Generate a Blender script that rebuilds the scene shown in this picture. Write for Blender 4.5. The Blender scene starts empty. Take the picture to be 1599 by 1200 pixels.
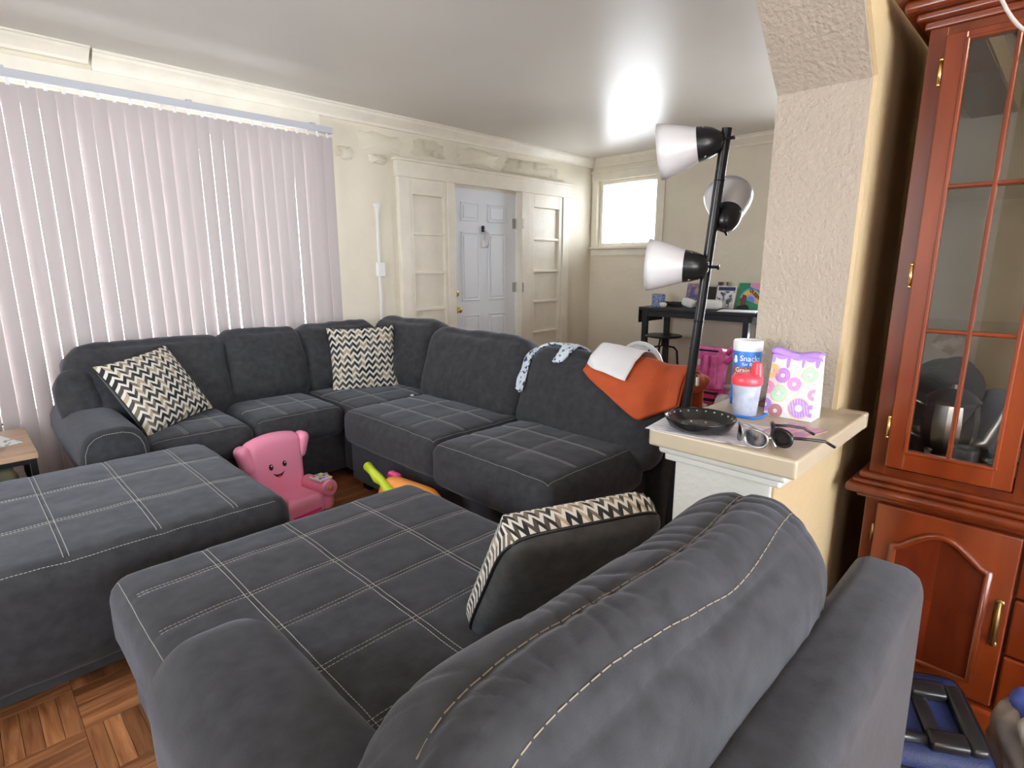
import bpy, bmesh, math, random
from mathutils import Vector, Matrix, noise
from mathutils.bvhtree import BVHTree
PI = math.pi
R = math.radians
random.seed(7)
S = bpy.context.scene
C = S.collection

# ------------------------------------------------------------------ camera
cam = bpy.data.cameras.new('camera')
cam.sensor_fit = 'HORIZONTAL'
cam.sensor_width = 36.0
cam.lens = 36.0 * 877.0 / 1599.0
cam.clip_start = 0.02
camo = bpy.data.objects.new('camera', cam)
C.objects.link(camo)
camo.location = (0, 0, 1.33)
camo.rotation_euler = (R(90 - 12.0), 0, R(-45.17))
S.camera = camo

# ------------------------------------------------------------------ world and light
w = bpy.data.worlds.new('overcast_sky')
S.world = w
w.use_nodes = True
wn = w.node_tree
bgn = wn.nodes['Background']
bgn.inputs[0].default_value = (0.89, 0.945, 1.0, 1)
bgn.inputs[1].default_value = 12.0
S.view_settings.view_transform = 'Standard'
S.view_settings.look = 'None'
S.view_settings.gamma = 1.0
S.view_settings.exposure = 0.88
S.view_settings.use_curve_mapping = False
S.cycles.max_bounces = 10
S.cycles.diffuse_bounces = 6
S.cycles.sample_clamp_indirect = 6.0


def portal(name, loc, rot, sx, sy):
    l = bpy.data.lights.new(name, 'AREA')
    l.shape = 'RECTANGLE'
    l.size = sx
    l.size_y = sy
    l.cycles.is_portal = True
    o = bpy.data.objects.new(name, l)
    C.objects.link(o)
    o.location = loc
    o.rotation_euler = rot
    return o


portal('window_portal', (0.75, 4.40, 1.35), (R(-90), 0, 0), 2.9, 1.85)
portal('window_portal', (5.72, 3.68, 1.90), (R(90), 0, R(90)), 0.9, 0.8)
portal('window_portal', (0.35, -2.72, 1.3), (R(90), 0, 0), 3.2, 1.9)
portal('window_portal', (-1.76, 2.1, 1.5), (R(90), 0, R(-90)), 1.6, 1.3)
portal('window_portal', (5.72, 1.45, 1.4), (R(90), 0, R(90)), 1.3, 1.8)
portal('window_portal', (-1.76, -1.3, 1.5), (R(90), 0, R(-90)), 0.8, 1.3)


# ------------------------------------------------------------------ materials
def nodes(name):
    m = bpy.data.materials.new(name)
    m.use_nodes = True
    nt = m.node_tree
    return m, nt, nt.nodes['Principled BSDF']


def L(nt, a, b):
    nt.links.new(a, b)


def N(nt, t, **kw):
    n = nt.nodes.new(t)
    for k, v in kw.items():
        if k in n.inputs.keys():
            n.inputs[k].default_value = v
        else:
            setattr(n, k, v)
    return n


def mat(name, col, rough=0.5, metal=0.0, var=0.0, vscale=8.0, bump=0.0, bscale=60.0, sheen=0.0, spec=None,
        col2=None, stretch=None, coat=0.0, trans=0.0, detail=4.0, subs=0.0, thresh=None):
    m, nt, b = nodes(name)
    b.inputs['Base Color'].default_value = (*col, 1)
    b.inputs['Roughness'].default_value = rough
    b.inputs['Metallic'].default_value = metal
    if spec is not None:
        b.inputs['Specular IOR Level'].default_value = spec
    if sheen:
        b.inputs['Sheen Weight'].default_value = sheen
        b.inputs['Sheen Roughness'].default_value = 0.4
        b.inputs['Sheen Tint'].default_value = (0.8, 0.85, 1, 1)
    if coat:
        b.inputs['Coat Weight'].default_value = coat
        b.inputs['Coat Roughness'].default_value = 0.12
    if trans:
        b.inputs['Transmission Weight'].default_value = trans
    tc = N(nt, 'ShaderNodeTexCoord')
    src = tc.outputs['Object']
    if stretch:
        mp = N(nt, 'ShaderNodeMapping')
        mp.inputs['Scale'].default_value = stretch
        L(nt, src, mp.inputs[0])
        src = mp.outputs[0]
    if var or col2:
        no = N(nt, 'ShaderNodeTexNoise', Scale=vscale, Detail=detail)
        L(nt, src, no.inputs['Vector'])
        cr = N(nt, 'ShaderNodeValToRGB')
        lo, hi = (thresh or (0.3, 0.7))
        cr.color_ramp.elements[0].position = lo
        cr.color_ramp.elements[1].position = hi
        c2 = col2 if col2 else tuple(min(1, c * (1 + var)) for c in col)
        c1 = col if col2 else tuple(c * (1 - var) for c in col)
        cr.color_ramp.elements[0].color = (*c1, 1)
        cr.color_ramp.elements[1].color = (*c2, 1)
        L(nt, no.outputs['Fac'], cr.inputs[0])
        L(nt, cr.outputs[0], b.inputs['Base Color'])
    if bump:
        n2 = N(nt, 'ShaderNodeTexNoise', Scale=bscale, Detail=3.0)
        L(nt, src, n2.inputs['Vector'])
        bp = N(nt, 'ShaderNodeBump', Strength=bump, Distance=0.01)
        L(nt, n2.outputs['Fac'], bp.inputs['Height'])
        L(nt, bp.outputs[0], b.inputs['Normal'])
    return m


def leak(name, col, frac):
    """thin sheet: diffuse with light coming through"""
    m, nt, b = nodes(name)
    nt.nodes.remove(b)
    d = N(nt, 'ShaderNodeBsdfDiffuse')
    t = N(nt, 'ShaderNodeBsdfTranslucent')
    d.inputs[0].default_value = (*col, 1)
    t.inputs[0].default_value = (*col, 1)
    mx = N(nt, 'ShaderNodeMixShader')
    mx.inputs[0].default_value = frac
    L(nt, d.outputs[0], mx.inputs[1])
    L(nt, t.outputs[0], mx.inputs[2])
    L(nt, mx.outputs[0], nt.nodes['Material Output'].inputs[0])
    return m


def glassmat(name, tint=(1, 1, 1), gloss=0.08, rough=0.0):
    m, nt, b = nodes(name)
    nt.nodes.remove(b)
    t = N(nt, 'ShaderNodeBsdfTransparent')
    t.inputs[0].default_value = (*tint, 1)
    g = N(nt, 'ShaderNodeBsdfGlossy', Roughness=rough)
    fr = N(nt, 'ShaderNodeFresnel', IOR=1.45)
    mx = N(nt, 'ShaderNodeMixShader')
    ma = N(nt, 'ShaderNodeMath', operation='ADD')
    ma.inputs[1].default_value = gloss
    L(nt, fr.outputs[0], ma.inputs[0])
    L(nt, ma.outputs[0], mx.inputs[0])
    L(nt, t.outputs[0], mx.inputs[1])
    L(nt, g.outputs[0], mx.inputs[2])
    L(nt, mx.outputs[0], nt.nodes['Material Output'].inputs[0])
    return m


def chevron(name):
    m, nt, b = nodes(name)
    b.inputs['Roughness'].default_value = 0.85
    uv = N(nt, 'ShaderNodeUVMap')
    sp = N(nt, 'ShaderNodeSeparateXYZ')
    L(nt, uv.outputs[0], sp.inputs[0])

    def M(op, a, bb=None):
        n = N(nt, 'ShaderNodeMath', operation=op)
        for i, v in enumerate((a, bb)):
            if v is None:
                continue
            if isinstance(v, (int, float)):
                n.inputs[i].default_value = v
            else:
                L(nt, v, n.inputs[i])
        return n.outputs[0]
    u = M('MULTIPLY', sp.outputs[0], 10.0)
    zig = M('MULTIPLY', M('ABSOLUTE', M('SUBTRACT', M('FRACT', u), 0.5)), 1.3)
    row = M('ADD', M('MULTIPLY', sp.outputs[1], 10.5), zig)
    ri = M('FLOOR', row)
    fr = M('FRACT', row)
    bi = M('FLOOR', M('MULTIPLY', u, 2.0))
    cb = N(nt, 'ShaderNodeCombineXYZ')
    L(nt, ri, cb.inputs[0])
    L(nt, bi, cb.inputs[1])
    wnz = N(nt, 'ShaderNodeTexWhiteNoise', noise_dimensions='2D')
    L(nt, cb.outputs[0], wnz.inputs['Vector'])
    cr = N(nt, 'ShaderNodeValToRGB')
    cr.color_ramp.interpolation = 'CONSTANT'
    e = cr.color_ramp.elements
    e[0].color = (0.012, 0.011, 0.012, 1)
    e[1].position = 0.38
    e[1].color = (0.06, 0.05, 0.042, 1)
    for p, c in ((0.62, (0.15, 0.12, 0.09, 1)), (0.82, (0.40, 0.31, 0.21, 1))):
        x = e.new(p)
        x.color = c
    L(nt, wnz.outputs['Value'], cr.inputs[0])
    mx = N(nt, 'ShaderNodeMix', data_type='RGBA')
    L(nt, M('LESS_THAN', fr, 0.42), mx.inputs[0])
    L(nt, cr.outputs[0], mx.inputs[6])
    mx.inputs[7].default_value = (0.62, 0.60, 0.55, 1)
    L(nt, mx.outputs[2], b.inputs['Base Color'])
    return m


def woodmat(name, c1, c2, rough, stretch, coat=0.0, scale=3.0):
    m, nt, b = nodes(name)
    tc = N(nt, 'ShaderNodeTexCoord')
    mp = N(nt, 'ShaderNodeMapping')
    mp.inputs['Scale'].default_value = stretch
    oi = N(nt, 'ShaderNodeObjectInfo')
    ad = N(nt, 'ShaderNodeVectorMath', operation='ADD')
    L(nt, tc.outputs['Object'], mp.inputs[0])
    L(nt, mp.outputs[0], ad.inputs[0])
    ml = N(nt, 'ShaderNodeMath', operation='MULTIPLY')
    ml.inputs[1].default_value = 37.0
    L(nt, oi.outputs['Random'], ml.inputs[0])
    L(nt, ml.outputs[0], ad.inputs[1])
    no = N(nt, 'ShaderNodeTexNoise', Scale=scale, Detail=6.0, Distortion=0.6)
    L(nt, ad.outputs[0], no.inputs['Vector'])
    cr = N(nt, 'ShaderNodeValToRGB')
    cr.color_ramp.elements[0].position = 0.28
    cr.color_ramp.elements[1].position = 0.72
    cr.color_ramp.elements[0].color = (*c1, 1)
    cr.color_ramp.elements[1].color = (*c2, 1)
    L(nt, no.outputs['Fac'], cr.inputs[0])
    hs = N(nt, 'ShaderNodeHueSaturation')
    mr = N(nt, 'ShaderNodeMapRange')
    mr.inputs['To Min'].default_value = 0.66
    mr.inputs['To Max'].default_value = 1.34
    L(nt, oi.outputs['Random'], mr.inputs[0])
    L(nt, mr.outputs[0], hs.inputs['Value'])
    L(nt, cr.outputs[0], hs.inputs['Color'])
    L(nt, hs.outputs[0], b.inputs['Base Color'])
    b.inputs['Roughness'].default_value = rough
    if coat:
        b.inputs['Coat Weight'].default_value = coat
        b.inputs['Coat Roughness'].default_value = 0.1
    return m


M = {}
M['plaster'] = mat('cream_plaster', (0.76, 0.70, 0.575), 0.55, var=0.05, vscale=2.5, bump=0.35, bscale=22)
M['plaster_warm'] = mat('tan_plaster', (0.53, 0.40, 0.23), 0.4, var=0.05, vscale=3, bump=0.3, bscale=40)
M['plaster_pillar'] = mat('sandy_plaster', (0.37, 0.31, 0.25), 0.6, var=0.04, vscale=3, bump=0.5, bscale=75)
M['peel'] = mat('flaking_plaster', (0.68, 0.62, 0.50), 0.7, col2=(0.46, 0.40, 0.29), vscale=9, bump=0.8, bscale=30, thresh=(0.52, 0.75))
M['ceiling'] = mat('glossy_ceiling_paint', (0.58, 0.55, 0.50), 0.36, var=0.03, vscale=1.5, bump=0.06, bscale=3)
M['trim'] = mat('cream_gloss_trim', (0.80, 0.755, 0.65), 0.35, var=0.05, vscale=7, bump=0.1, bscale=40)
M['door'] = mat('white_door_paint', (0.80, 0.84, 0.90), 0.4)
M['white'] = mat('white_plastic', (0.80, 0.80, 0.80), 0.4)
M['paper'] = mat('paper', (0.78, 0.78, 0.80), 0.8)
M['slat'] = leak('vinyl_slat', (0.49, 0.435, 0.43), 0.016)
M['rail'] = mat('grey_rail', (0.50, 0.51, 0.55), 0.4)
M['shade_cloth'] = leak('sheer_shade', (0.95, 0.95, 0.93), 0.75)
_nt = M['shade_cloth'].node_tree
_tr = N(_nt, 'ShaderNodeBsdfTransparent')
_mx = N(_nt, 'ShaderNodeMixShader')
_mx.inputs[0].default_value = 0.6
_src = _nt.nodes['Material Output'].inputs[0].links[0].from_socket
L(_nt, _src, _mx.inputs[1])
L(_nt, _tr.outputs[0], _mx.inputs[2])
L(_nt, _mx.outputs[0], _nt.nodes['Material Output'].inputs[0])
M['glass'] = glassmat('window_glass')
M['cabglass'] = glassmat('cabinet_glass', (0.95, 0.96, 0.96), 0.08)
M['fabric'] = mat('charcoal_suede', (0.026, 0.0265, 0.031), 0.85, var=0.35, vscale=26, bump=0.12, bscale=350, sheen=0.22, detail=8)
M['fabric_side'] = M['fabric']
M['thread'] = mat('pale_thread', (0.42, 0.41, 0.38), 0.8)
M['tan_thread'] = mat('tan_thread', (0.26, 0.22, 0.17), 0.8)
M['legs'] = mat('black_leg', (0.008, 0.008, 0.008), 0.5)
M['chev'] = chevron('chevron_fabric')
M['pillow_back'] = mat('grey_pillow_back', (0.055, 0.055, 0.055), 0.9, var=0.3, vscale=30, sheen=0.2)
M['plank'] = woodmat('parquet_wood', (0.22, 0.075, 0.028), (0.56, 0.25, 0.11), 0.3, (1.0, 9.0, 1.0), 0.0, 6.0)
M['subfloor'] = mat('dark_floor_joint', (0.05, 0.018, 0.008), 0.7)
M['cherry'] = woodmat('cherry_wood', (0.10, 0.0135, 0.002), (0.205, 0.035, 0.006), 0.28, (3.0, 3.0, 0.6), 0.4, 4.0)
M['cherry_dark'] = woodmat('cherry_veneer', (0.075, 0.010, 0.003), (0.14, 0.022, 0.006), 0.25, (3.0, 3.0, 0.6), 0.3, 4.0)
M['brass'] = mat('brass', (0.75, 0.52, 0.18), 0.25, 1.0)
M['brass_old'] = mat('aged_brass', (0.30, 0.20, 0.08), 0.4, 1.0)
M['silver'] = mat('tarnished_silver', (0.80, 0.74, 0.66), 0.34, 1.0, var=0.2, vscale=9)
M['steel'] = mat('steel', (0.45, 0.44, 0.42), 0.35, 1.0)
M['crystal'] = mat('crystal', (0.9, 0.93, 0.93), 0.05, trans=0.85)
M['china'] = mat('cream_china', (0.72, 0.60, 0.42), 0.25)
M['china_blue'] = mat('pale_blue_china', (0.50, 0.62, 0.64), 0.25)
M['black'] = mat('black_satin', (0.010, 0.010, 0.012), 0.28)
M['blackmetal'] = mat('black_metal', (0.012, 0.012, 0.014), 0.35, 0.3)
M['blackcloth'] = mat('black_cloth', (0.012, 0.013, 0.017), 0.7)
M['table_black'] = mat('black_table', (0.012, 0.014, 0.020), 0.4)
M['lampglass'] = mat('frosted_shade', (0.62, 0.595, 0.60), 0.3, subs=0.2)
M['orange'] = mat('burnt_orange_cloth', (0.50, 0.085, 0.022), 0.85, var=0.1, vscale=12, bump=0.15, bscale=200)
M['floral'] = mat('blue_floral_cloth', (0.62, 0.68, 0.74), 0.85, col2=(0.03, 0.055, 0.16), vscale=45, thresh=(0.55, 0.62), detail=1)
M['denim'] = mat('dusty_blue_cloth', (0.10, 0.13, 0.20), 0.9, var=0.2)
M['pink'] = mat('pink_plastic', (0.88, 0.30, 0.46), 0.35)
M['pinkdeep'] = mat('deep_pink_plastic', (0.78, 0.05, 0.26), 0.3)
M['pinktoy'] = mat('hot_pink_plastic', (0.88, 0.18, 0.50), 0.25, var=0.25, vscale=14)
M['purple'] = mat('purple_plastic', (0.45, 0.22, 0.70), 0.35)
M['lime'] = mat('lime_plastic', (0.60, 0.75, 0.03), 0.3)
M['toyorange'] = mat('orange_plastic', (0.90, 0.33, 0.05), 0.35)
M['red'] = mat('red_plastic', (0.80, 0.03, 0.06), 0.3)
M['eyeblack'] = mat('print_black', (0.006, 0.006, 0.006), 0.5)
M['blue'] = mat('blue_print', (0.02, 0.17, 0.60), 0.4)
M['bluering'] = mat('blue_plastic', (0.03, 0.06, 0.55), 0.35)
M['bluebag'] = mat('royal_blue_canvas', (0.0025, 0.010, 0.065), 0.6, var=0.25, vscale=10, bump=0.2, bscale=300)
M['brownprint'] = mat('brown_print', (0.34, 0.09, 0.03), 0.5)
M['cupclear'] = mat('frosted_cup', (0.56, 0.60, 0.72), 0.25, var=0.18, vscale=40, trans=0.35)
M['coral'] = mat('coral_lid', (0.85, 0.06, 0.09), 0.3)
M['lilac'] = mat('lilac_print', (0.42, 0.24, 0.68), 0.6)
M['mint'] = mat('mint_print', (0.42, 0.70, 0.52), 0.6)
M['peach'] = mat('peach_print', (0.88, 0.56, 0.26), 0.6)
M['rose'] = mat('rose_print', (0.80, 0.30, 0.56), 0.6)
M['mauve'] = mat('mauve_print', (0.42, 0.17, 0.19), 0.6)
M['bagpaper'] = mat('white_bag_paper', (0.70, 0.68, 0.70), 0.7)
M['sidewood'] = woodmat('oak_laminate', (0.24, 0.14, 0.08), (0.40, 0.26, 0.16), 0.5, (0.6, 8.0, 1.0), 0, 3.0)
M['greyplastic'] = mat('grey_plastic_bag', (0.30, 0.28, 0.27), 0.35, var=0.2, vscale=7)
M['mirrorlens'] = mat('mirror_lens', (0.62, 0.64, 0.70), 0.12, 1.0)
M['darklens'] = mat('dark_lens', (0.02, 0.02, 0.02), 0.08)
M['cord'] = mat('pale_cord', (0.50, 0.46, 0.44), 0.5)
M['bluemug'] = mat('blue_woven', (0.10, 0.15, 0.34), 0.6, col2=(0.32, 0.40, 0.58), vscale=70, thresh=(0.45, 0.55))
M['photo_a'] = mat('photo_print', (0.10, 0.10, 0.30), 0.4, col2=(0.55, 0.34, 0.28), vscale=14, thresh=(0.4, 0.6))
M['photo_b'] = mat('photo_print_warm', (0.09, 0.035, 0.03), 0.4, col2=(0.55, 0.42, 0.40), vscale=22, thresh=(0.45, 0.6))
M['photo_c'] = mat('photo_print_grey', (0.75, 0.76, 0.80), 0.4, col2=(0.10, 0.11, 0.16), vscale=25, thresh=(0.5, 0.6))
M['green'] = mat('green_paint', (0.02, 0.28, 0.12), 0.5)
M['yellow'] = mat('yellow_paint', (0.85, 0.62, 0.04), 0.5)
M['skyblue'] = mat('blue_paint', (0.10, 0.35, 0.75), 0.5)
M['skin_paint'] = mat('brown_paint', (0.16, 0.055, 0.03), 0.5)
M['newsprint'] = mat('printed_sheet', (0.70, 0.68, 0.74), 0.7, col2=(0.16, 0.13, 0.17), vscale=16, stretch=(14, 1.2, 1), thresh=(0.56, 0.64))
M['pinkprint'] = mat('pink_card', (0.52, 0.26, 0.44), 0.6, col2=(0.66, 0.42, 0.34), vscale=14, stretch=(1, 5, 1), thresh=(0.45, 0.6))
M['cushion_strip'] = M['fabric']
M['kitchenblue'] = M['blue']
M['bulb'] = None


# ------------------------------------------------------------------ mesh helpers
def NB():
    return bmesh.new()


def box(bm, x0, x1, y0, y1, z0, z1, bev=0.0, seg=2):
    g = bmesh.ops.create_cube(bm, size=1.0)
    vs = g['verts']
    bmesh.ops.scale(bm, verts=vs, vec=(x1 - x0, y1 - y0, z1 - z0))
    bmesh.ops.translate(bm, verts=vs, vec=((x0 + x1) / 2, (y0 + y1) / 2, (z0 + z1) / 2))
    if bev > 0:
        es = list({e for v in vs for e in v.link_edges})
        bmesh.ops.bevel(bm, geom=es, offset=bev, segments=seg, profile=0.5, affect='EDGES', clamp_overlap=True)
    return bm


def tube(bm, pts, r, seg=10, closed=False, cap=True):
    pts = [Vector(p) for p in pts]
    n = len(pts)
    rs = r if isinstance(r, (list, tuple)) else [r] * n
    rings = []
    up = None
    nsum = Vector((0, 0, 0))
    for i in range(n - (0 if closed else 2)):
        nsum += (pts[(i + 1) % n] - pts[i]).cross(pts[(i + 2) % n] - pts[(i + 1) % n])
    for i, p in enumerate(pts):
        if closed:
            t = pts[(i + 1) % n] - pts[i - 1]
        else:
            t = pts[min(i + 1, n - 1)] - pts[max(i - 1, 0)]
        t.normalize()
        if up is None:
            a = Vector((0, 0, 1)) if abs(t.z) < 0.9 else Vector((1, 0, 0))
            if nsum.length > 1e-8 and abs(nsum.normalized().dot(t)) < 0.7:
                a = nsum.normalized()
            up = (a - t * a.dot(t)).normalized()
        else:
            up = (up - t * up.dot(t)).normalized()
        s = t.cross(up)
        rings.append([bm.verts.new(p + (up * math.cos(2 * PI * k / seg) + s * math.sin(2 * PI * k / seg)) * rs[i]) for k in range(seg)])
    m = n if closed else n - 1
    for i in range(m):
        a, b = rings[i], rings[(i + 1) % n]
        for k in range(seg):
            bm.faces.new((a[k], a[(k + 1) % seg], b[(k + 1) % seg], b[k]))
    if cap and not closed:
        bm.faces.new(rings[0][::-1])
        bm.faces.new(rings[-1])
    return bm


def lathe(bm, prof, seg=28, mtx=None, cap0=True, cap1=True):
    rings = []
    for r, z in prof:
        if r < 1e-5:
            rings.append([bm.verts.new((0, 0, z))])
        else:
            rings.append([bm.verts.new((r * math.cos(2 * PI * k / seg), r * math.sin(2 * PI * k / seg), z)) for k in range(seg)])
    for a, b in zip(rings, rings[1:]):
        for k in range(seg):
            k2 = (k + 1) % seg
            if len(a) == 1 and len(b) == 1:
                continue
            if len(a) == 1:
                bm.faces.new((a[0], b[k2], b[k]))
            elif len(b) == 1:
                bm.faces.new((a[k], a[k2], b[0]))
            else:
                bm.faces.new((a[k], a[k2], b[k2], b[k]))
    if cap0 and len(rings[0]) > 1:
        bm.faces.new(rings[0][::-1])
    if cap1 and len(rings[-1]) > 1:
        bm.faces.new(rings[-1])
    if mtx is not None:
        bmesh.ops.transform(bm, matrix=mtx, verts=[v for ring in rings for v in ring])
    return bm


def prism(bm, poly, axis, a, b):
    """poly of 2-D points extruded along axis (0 x: (y,z); 1 y: (x,z); 2 z: (x,y)) from a to b"""
    def mk(p, t):
        if axis == 0:
            return (t, p[0], p[1])
        if axis == 1:
            return (p[0], t, p[1])
        return (p[0], p[1], t)
    A = [bm.verts.new(mk(p, a)) for p in poly]
    B = [bm.verts.new(mk(p, b)) for p in poly]
    n = len(poly)
    for i in range(n):
        bm.faces.new((A[i], A[(i + 1) % n], B[(i + 1) % n], B[i]))
    bm.faces.new(A[::-1])
    bm.faces.new(B)
    bmesh.ops.recalc_face_normals(bm, faces=bm.faces)
    return bm


def soft(bm, half, r, n=(20, 20, 10), bulge=(0, 0, 0), wr=0.0, wsc=6.0, seed=0.0, mtx=None, fn=None):
    """rounded, puffed upholstery block"""
    hx, hy, hz = half
    cache = {}
    sd = Vector((seed * 3.1, seed * 7.7, seed))

    def P(i, j, k):
        key = (i, j, k)
        if key in cache:
            return cache[key]
        p = Vector((2 * i / n[0] - 1, 2 * j / n[1] - 1, 2 * k / n[2] - 1))
        h = Vector((p.x * hx, p.y * hy, p.z * hz))
        q = Vector((max(-hx + r, min(hx - r, h.x)), max(-hy + r, min(hy - r, h.y)), max(-hz + r, min(hz - r, h.z))))
        d = h - q
        if d.length > 1e-9:
            # spread the samples of the rounded edge evenly
            m_ = max(abs(d.x), abs(d.y), abs(d.z))
            v = q + d.normalized() * min(r, m_ * 1.0 if m_ < r else r)
        else:
            v = h.copy()
        v.x += bulge[0] * p.x * (1 - p.y * p.y) * (1 - p.z * p.z)
        v.y += bulge[1] * p.y * (1 - p.x * p.x) * (1 - p.z * p.z)
        v.z += bulge[2] * p.z * (1 - p.x ** 4) * (1 - p.y ** 4)
        if wr:
            nv = Vector((p.x * abs(p.x), p.y * abs(p.y), p.z * abs(p.z))).normalized()
            v += nv * wr * noise.noise(v * wsc + sd) + nv * wr * 0.4 * noise.noise(v * wsc * 3 + sd)
        if fn:
            v = fn(v)
        if mtx is not None:
            v = mtx @ v
        cache[key] = bm.verts.new(v)
        return cache[key]

    for i in range(n[0]):
        for j in range(n[1]):
            bm.faces.new((P(i, j, n[2]), P(i + 1, j, n[2]), P(i + 1, j + 1, n[2]), P(i, j + 1, n[2])))
            bm.faces.new((P(i, j, 0), P(i, j + 1, 0), P(i + 1, j + 1, 0), P(i + 1, j, 0)))
    for i in range(n[0]):
        for k in range(n[2]):
            bm.faces.new((P(i, 0, k), P(i + 1, 0, k), P(i + 1, 0, k + 1), P(i, 0, k + 1)))
            bm.faces.new((P(i, n[1], k), P(i, n[1], k + 1), P(i + 1, n[1], k + 1), P(i + 1, n[1], k)))
    for j in range(n[1]):
        for k in range(n[2]):
            bm.faces.new((P(0, j, k), P(0, j, k + 1), P(0, j + 1, k + 1), P(0, j + 1, k)))
            bm.faces.new((P(n[0], j, k), P(n[0], j + 1, k), P(n[0], j + 1, k + 1), P(n[0], j, k + 1)))
    return bm


def T(x, y, z, rx=0, ry=0, rz=0):
    return Matrix.Translation((x, y, z)) @ Matrix.Rotation(rz, 4, 'Z') @ Matrix.Rotation(ry, 4, 'Y') @ Matrix.Rotation(rx, 4, 'X')


def obj(name, bm, m, parent=None, smooth=False, world=True, label=None, angle=None):
    me = bpy.data.meshes.new(name)
    bm.to_mesh(me)
    bm.free()
    me.materials.append(m if not isinstance(m, str) else M[m])
    o = bpy.data.objects.new(name, me)
    C.objects.link(o)
    if smooth:
        for p in me.polygons:
            p.use_smooth = True
        if angle:
            me.set_sharp_from_angle(angle=R(angle))
    if parent is not None:
        o.parent = parent
        if world:
            o.matrix_parent_inverse = base_matrix(parent).inverted()
    if label:
        o['label'] = label
    return o


def base_matrix(o):
    mm = Matrix.Translation(o.location) @ o.rotation_euler.to_matrix().to_4x4()
    if o.parent is not None:
        mm = base_matrix(o.parent) @ o.matrix_parent_inverse @ mm
    return mm


def tag(o, label, cat, group=None):
    o['label'] = label
    o['category'] = cat
    if group:
        o['group'] = group
    return o


def thing(name, label, cat, loc=(0, 0, 0), rz=0.0, group=None):
    o = bpy.data.objects.new(name, None)
    o.empty_display_size = 0.05
    C.objects.link(o)
    o.location = loc
    o.rotation_euler = (0, 0, rz)
    return tag(o, label, cat, group)


def struct(name, bm, m, label=None, smooth=False):
    o = obj(name, bm, m, smooth=smooth, angle=40 if smooth else None)
    o['kind'] = 'structure'
    if label:
        o['label'] = label
    return o


def textmesh(txt, size, mtx, m, name, parent, bend=None, world=True, align='CENTER', thick=0.0003, bold=0.0):
    cu = bpy.data.curves.new('lettering', 'FONT')
    cu.body = txt
    cu.size = size
    cu.align_x = align
    cu.align_y = 'CENTER'
    cu.extrude = thick
    cu.offset = bold
    cu.resolution_u = 3
    to = bpy.data.objects.new('lettering_source', cu)
    C.objects.link(to)
    bpy.context.view_layer.update()
    me = bpy.data.meshes.new_from_object(to)
    bpy.data.objects.remove(to)
    me.name = name
    for v in me.vertices:
        p = v.co
        if bend:
            a = p.x / bend
            rr = bend + p.z
            p = Vector((rr * math.sin(a), p.y, rr * math.cos(a)))
        v.co = mtx @ p
    me.materials.clear()
    me.materials.append(M[m])
    o = bpy.data.objects.new(name, me)
    C.objects.link(o)
    o.parent = parent
    if world:
        o.matrix_parent_inverse = base_matrix(parent).inverted()
    return o


def bvh_of(o):
    """tree in world space for an object built in world coordinates"""
    me = o.data
    return BVHTree.FromPolygons([v.co.copy() for v in me.vertices], [tuple(p.vertices) for p in me.polygons])


def stitch(parent, lines, direction=(0, 0, -1), r=0.0012, dash=0.010, gap=0.004, lift=0.0006, m='thread', off=1.0, name='stitching'):
    """dashes of thread laid on a cushion (world coordinates): lines = list of polylines"""
    tree = bvh_of(parent)
    d = Vector(direction).normalized()
    bm = NB()
    for ln in lines:
        pts = [Vector(p) for p in ln]
        samples = []
        for a, b in zip(pts, pts[1:]):
            nn = max(1, int((b - a).length / (dash / 2)))
            for i in range(nn):
                samples.append(a.lerp(b, i / nn))
        samples.append(pts[-1])
        hit = []
        for p in samples:
            h = tree.ray_cast(p - d * off, d, off * 2)
            hit.append(h[0] - d * lift if h[0] is not None else None)
        i = 0
        while i + 2 < len(hit):
            if hit[i] is not None and hit[i + 2] is not None:
                a, b = hit[i], hit[i + 2]
                if (b - a).length < dash * 4:
                    e = a + (b - a) * (dash / (dash + gap))
                    tube(bm, [a, e], r, seg=4)
            i += 2
    o = obj(name, bm, m, parent)
    o['kind'] = 'stuff'
    return o


def seams(bm, lines, depth=0.003, width=0.012, zmin=None):
    """press seam grooves into the top of a cushion: lines = ('x'|'y', value, lo, hi)"""
    for v in bm.verts:
        if zmin is not None and v.co.z < zmin:
            continue
        k = 0
        for ax, val, lo, hi in lines:
            a, b = (v.co.y, v.co.x) if ax == 'x' else (v.co.x, v.co.y)
            if lo - 0.02 < b < hi + 0.02:
                k = max(k, math.exp(-((a - val) / width) ** 2))
        v.co.z -= depth * k


def wall_with_holes(bm, axis, a, b, u0, u1, z0, z1, holes):
    """slab between a and b on axis (0/1), u along the other horizontal axis"""
    us = sorted({u0, u1, *[h[0] for h in holes], *[h[1] for h in holes]})
    zs = sorted({z0, z1, *[h[2] for h in holes], *[h[3] for h in holes]})
    for i in range(len(us) - 1):
        for j in range(len(zs) - 1):
            uc, zc = (us[i] + us[i + 1]) / 2, (zs[j] + zs[j + 1]) / 2
            if any(h[0] < uc < h[1] and h[2] < zc < h[3] for h in holes):
                continue
            if axis == 1:
                box(bm, us[i], us[i + 1], a, b, zs[j], zs[j + 1])
            else:
                box(bm, a, b, us[i], us[i + 1], zs[j], zs[j + 1])
    bmesh.ops.remove_doubles(bm, verts=bm.verts, dist=1e-5)
    return bm


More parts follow.
